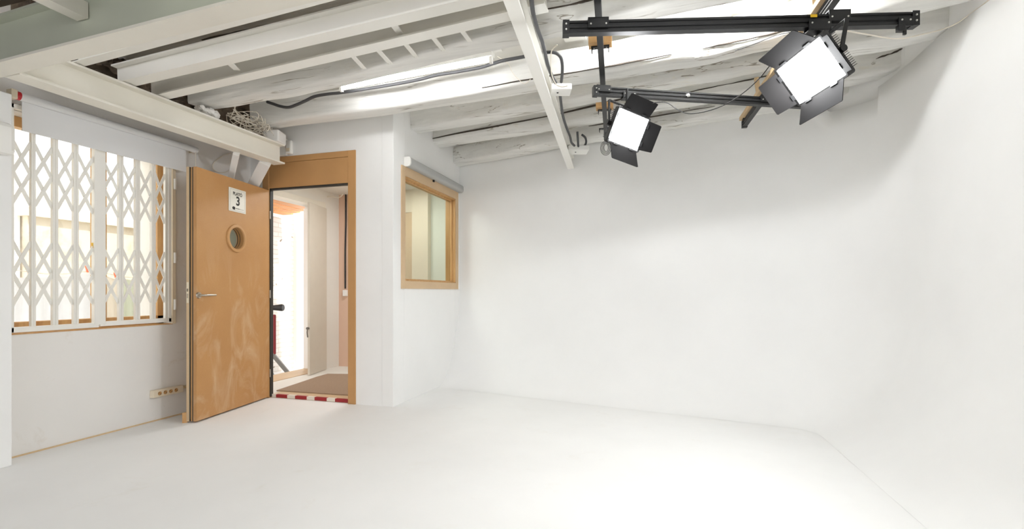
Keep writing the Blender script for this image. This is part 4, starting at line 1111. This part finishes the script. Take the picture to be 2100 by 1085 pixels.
# clothes line with washing
LXp = -5.15
yl0, yl1 = at_x(-60, 556, LXp).y, at_x(330, 566, LXp).y
tag(obj('clothes_line', MB().tube(curve([(LXp, yl0, 1.30), (LXp, at_x(100, 560, LXp).y, at_x(100, 562, LXp).z), (LXp, at_x(190, 556, LXp).y, at_x(190, 557, LXp).z), (LXp, at_x(270, 568, LXp).y, at_x(270, 569, LXp).z), (LXp, 4.14, 1.26)], 6), .004, 6), M['cable_white']), 'washing line strung across the courtyard', 'line')
def cloth(name, px0, px1, py0, py1, zb, mat, label, cat, fold=.02, nf=5):
    y0, y1 = at_x(px0, 560, LXp).y, at_x(px1, 560, LXp).y; z0, z1 = at_x(px0, py0, LXp).z, at_x(px1, py1, LXp).z
    nu, nv = 36, 14; vs = []
    for s_ in (0, .003):
        for j in range(nv + 1):
            for i in range(nu + 1):
                f, g = i / nu, j / nv
                zt = z0 + (z1 - z0) * f - .02 * math.sin(PI * f)
                vs.append((LXp + s_ + .006 + fold * g * math.sin(f * nf * 2 * PI + .8 * g), y0 + (y1 - y0) * f, zt + (zb - zt) * g))
    o_ = (nu + 1) * (nv + 1); fs = []
    for s_ in (0, 1):
        for j in range(nv):
            for i in range(nu):
                a = s_ * o_ + j * (nu + 1) + i; fs.append((a, a + 1, a + nu + 2, a + nu + 1))
    return tag(obj(name, MB().add(vs, fs, 0, True), M[mat], recalc=False), label, cat)
cloth('bed_sheet', -40, 104, 560, 568, .35, 'sheet', 'white sheet on the line, nearer the wall pier', 'sheet')
cloth('bed_sheet', 105, 192, 567, 556, .35, 'sheet', 'white sheet on the line, behind the middle stile of the grille', 'sheet', .02, 3)
cloth('towel', 210, 243, 560, 572, .45, 'cloth_beige', 'beige cloth on the line between sheet and green cloth', 'cloth', .02, 2)
cloth('towel', 247, 281, 568, 572, .55, 'cloth_green', 'pale green cloth on the line', 'cloth', .02, 2)
cloth('jeans', 284, 297, 584, 590, .75, 'denim', 'blue jeans at the end of the line', 'jeans', .01, 1)
for px, py, lab in ((60, 561, 'orange peg holding the sheet nearer the wall pier'), (178, 551, 'orange peg holding the sheet behind the middle stile'), (237, 566, 'orange peg holding the beige cloth')):
    c = at_x(px, py, LXp + .012)
    tag(obj('clothes_peg', MB().obox(c, (1, 0, 0), (0, .96, .28), (0, -.28, .96), .008, .007, .035), M['peg']), lab, 'peg')
# board with splayed legs leaning in the alley
bd = thing('display_stand', 'dark red board on splayed grey legs in the alley', 'stand', (-5.0, 5.0, -.15))
def alley(px, py, d=6.58): return at_d(px, py, d)
def spanel(a, b, t_): return MB().obox((a + b) / 2, (CT, ST, 0), (-ST, CT, 0), (0, 0, 1), abs((b - a).dot(Vector((CT, ST, 0)))) / 2, t_, abs(b.z - a.z) / 2)
obj('board', spanel(alley(500, 645), alley(566, 727), .015), M['red_board'], bd, .02)
obj('leg', MB().bar(alley(555, 722), alley(607, 784), .05, .03, (-ST, CT, 0)), M['grey_metal'], bd)
obj('leg', MB().bar(alley(530, 727), alley(568, 783), .04, .03, (-ST, CT, 0)), M['grey_metal'], bd)
tag(obj('horn', MB().tube([alley(535, 630), alley(556, 631), alley(578, 631), alley(581, 631)], [.015, .03, .048, .042], 20), M['black_matt'], bd), 'black cone')

# ------------------------------------------------------------------ light
w = bpy.data.worlds.new('sky'); S.world = w; w.use_nodes = True
bg = w.node_tree.nodes['Background']
bg.inputs[0].default_value = (.965, .985, 1.02, 1); bg.inputs[1].default_value = 2.2
sun = bpy.data.lights.new('sun', 'SUN'); sun.energy = 4.0; sun.angle = .02; sun.color = (1, .95, .86)
so = bpy.data.objects.new('sun', sun); COL.objects.link(so); so.location = (6, -2, 9)
so.rotation_euler = Vector((-.50, .06, -.86)).to_track_quat('-Z', 'Y').to_euler()
def area(name, loc, target, sx, sy, power, col=(1, 1, 1)):
    l = bpy.data.lights.new(name, 'AREA'); l.shape = 'RECTANGLE'; l.size, l.size_y = sx, sy; l.energy = power; l.color = col
    o = bpy.data.objects.new(name, l); COL.objects.link(o); o.location = loc
    o.rotation_euler = (Vector(target) - Vector(loc)).to_track_quat('-Z', 'Y').to_euler(); return o
area('hall_fill', (-3.0, 5.0, 2.40), (-3.0, 5.0, 0), .5, .5, 17, (.96, .98, 1))  # added fill light to brighten the hall, no fitting modelled

# ------------------------------------------------------------------ camera and view
cam = bpy.data.cameras.new('camera'); cam.sensor_width = 36; cam.lens = F / 2100 * 36
cam.shift_x = (1050 - CX) / 2100; cam.shift_y = (CY - 542.5) / 2100; cam.clip_start = .02
co = bpy.data.objects.new('camera', cam); COL.objects.link(co)
co.location = (0, 0, EYE); co.rotation_euler = (PI / 2, 0, TH)
S.camera = co
S.view_settings.view_transform = 'Standard'; S.view_settings.look = 'None'
S.view_settings.exposure = 0.33; S.view_settings.gamma = 1; S.view_settings.use_curve_mapping = False
S.cycles.use_denoising = True
S.cycles.max_bounces = 14; S.cycles.diffuse_bounces = 10; S.cycles.transparent_max_bounces = 12
S.cycles.sample_clamp_indirect = 6
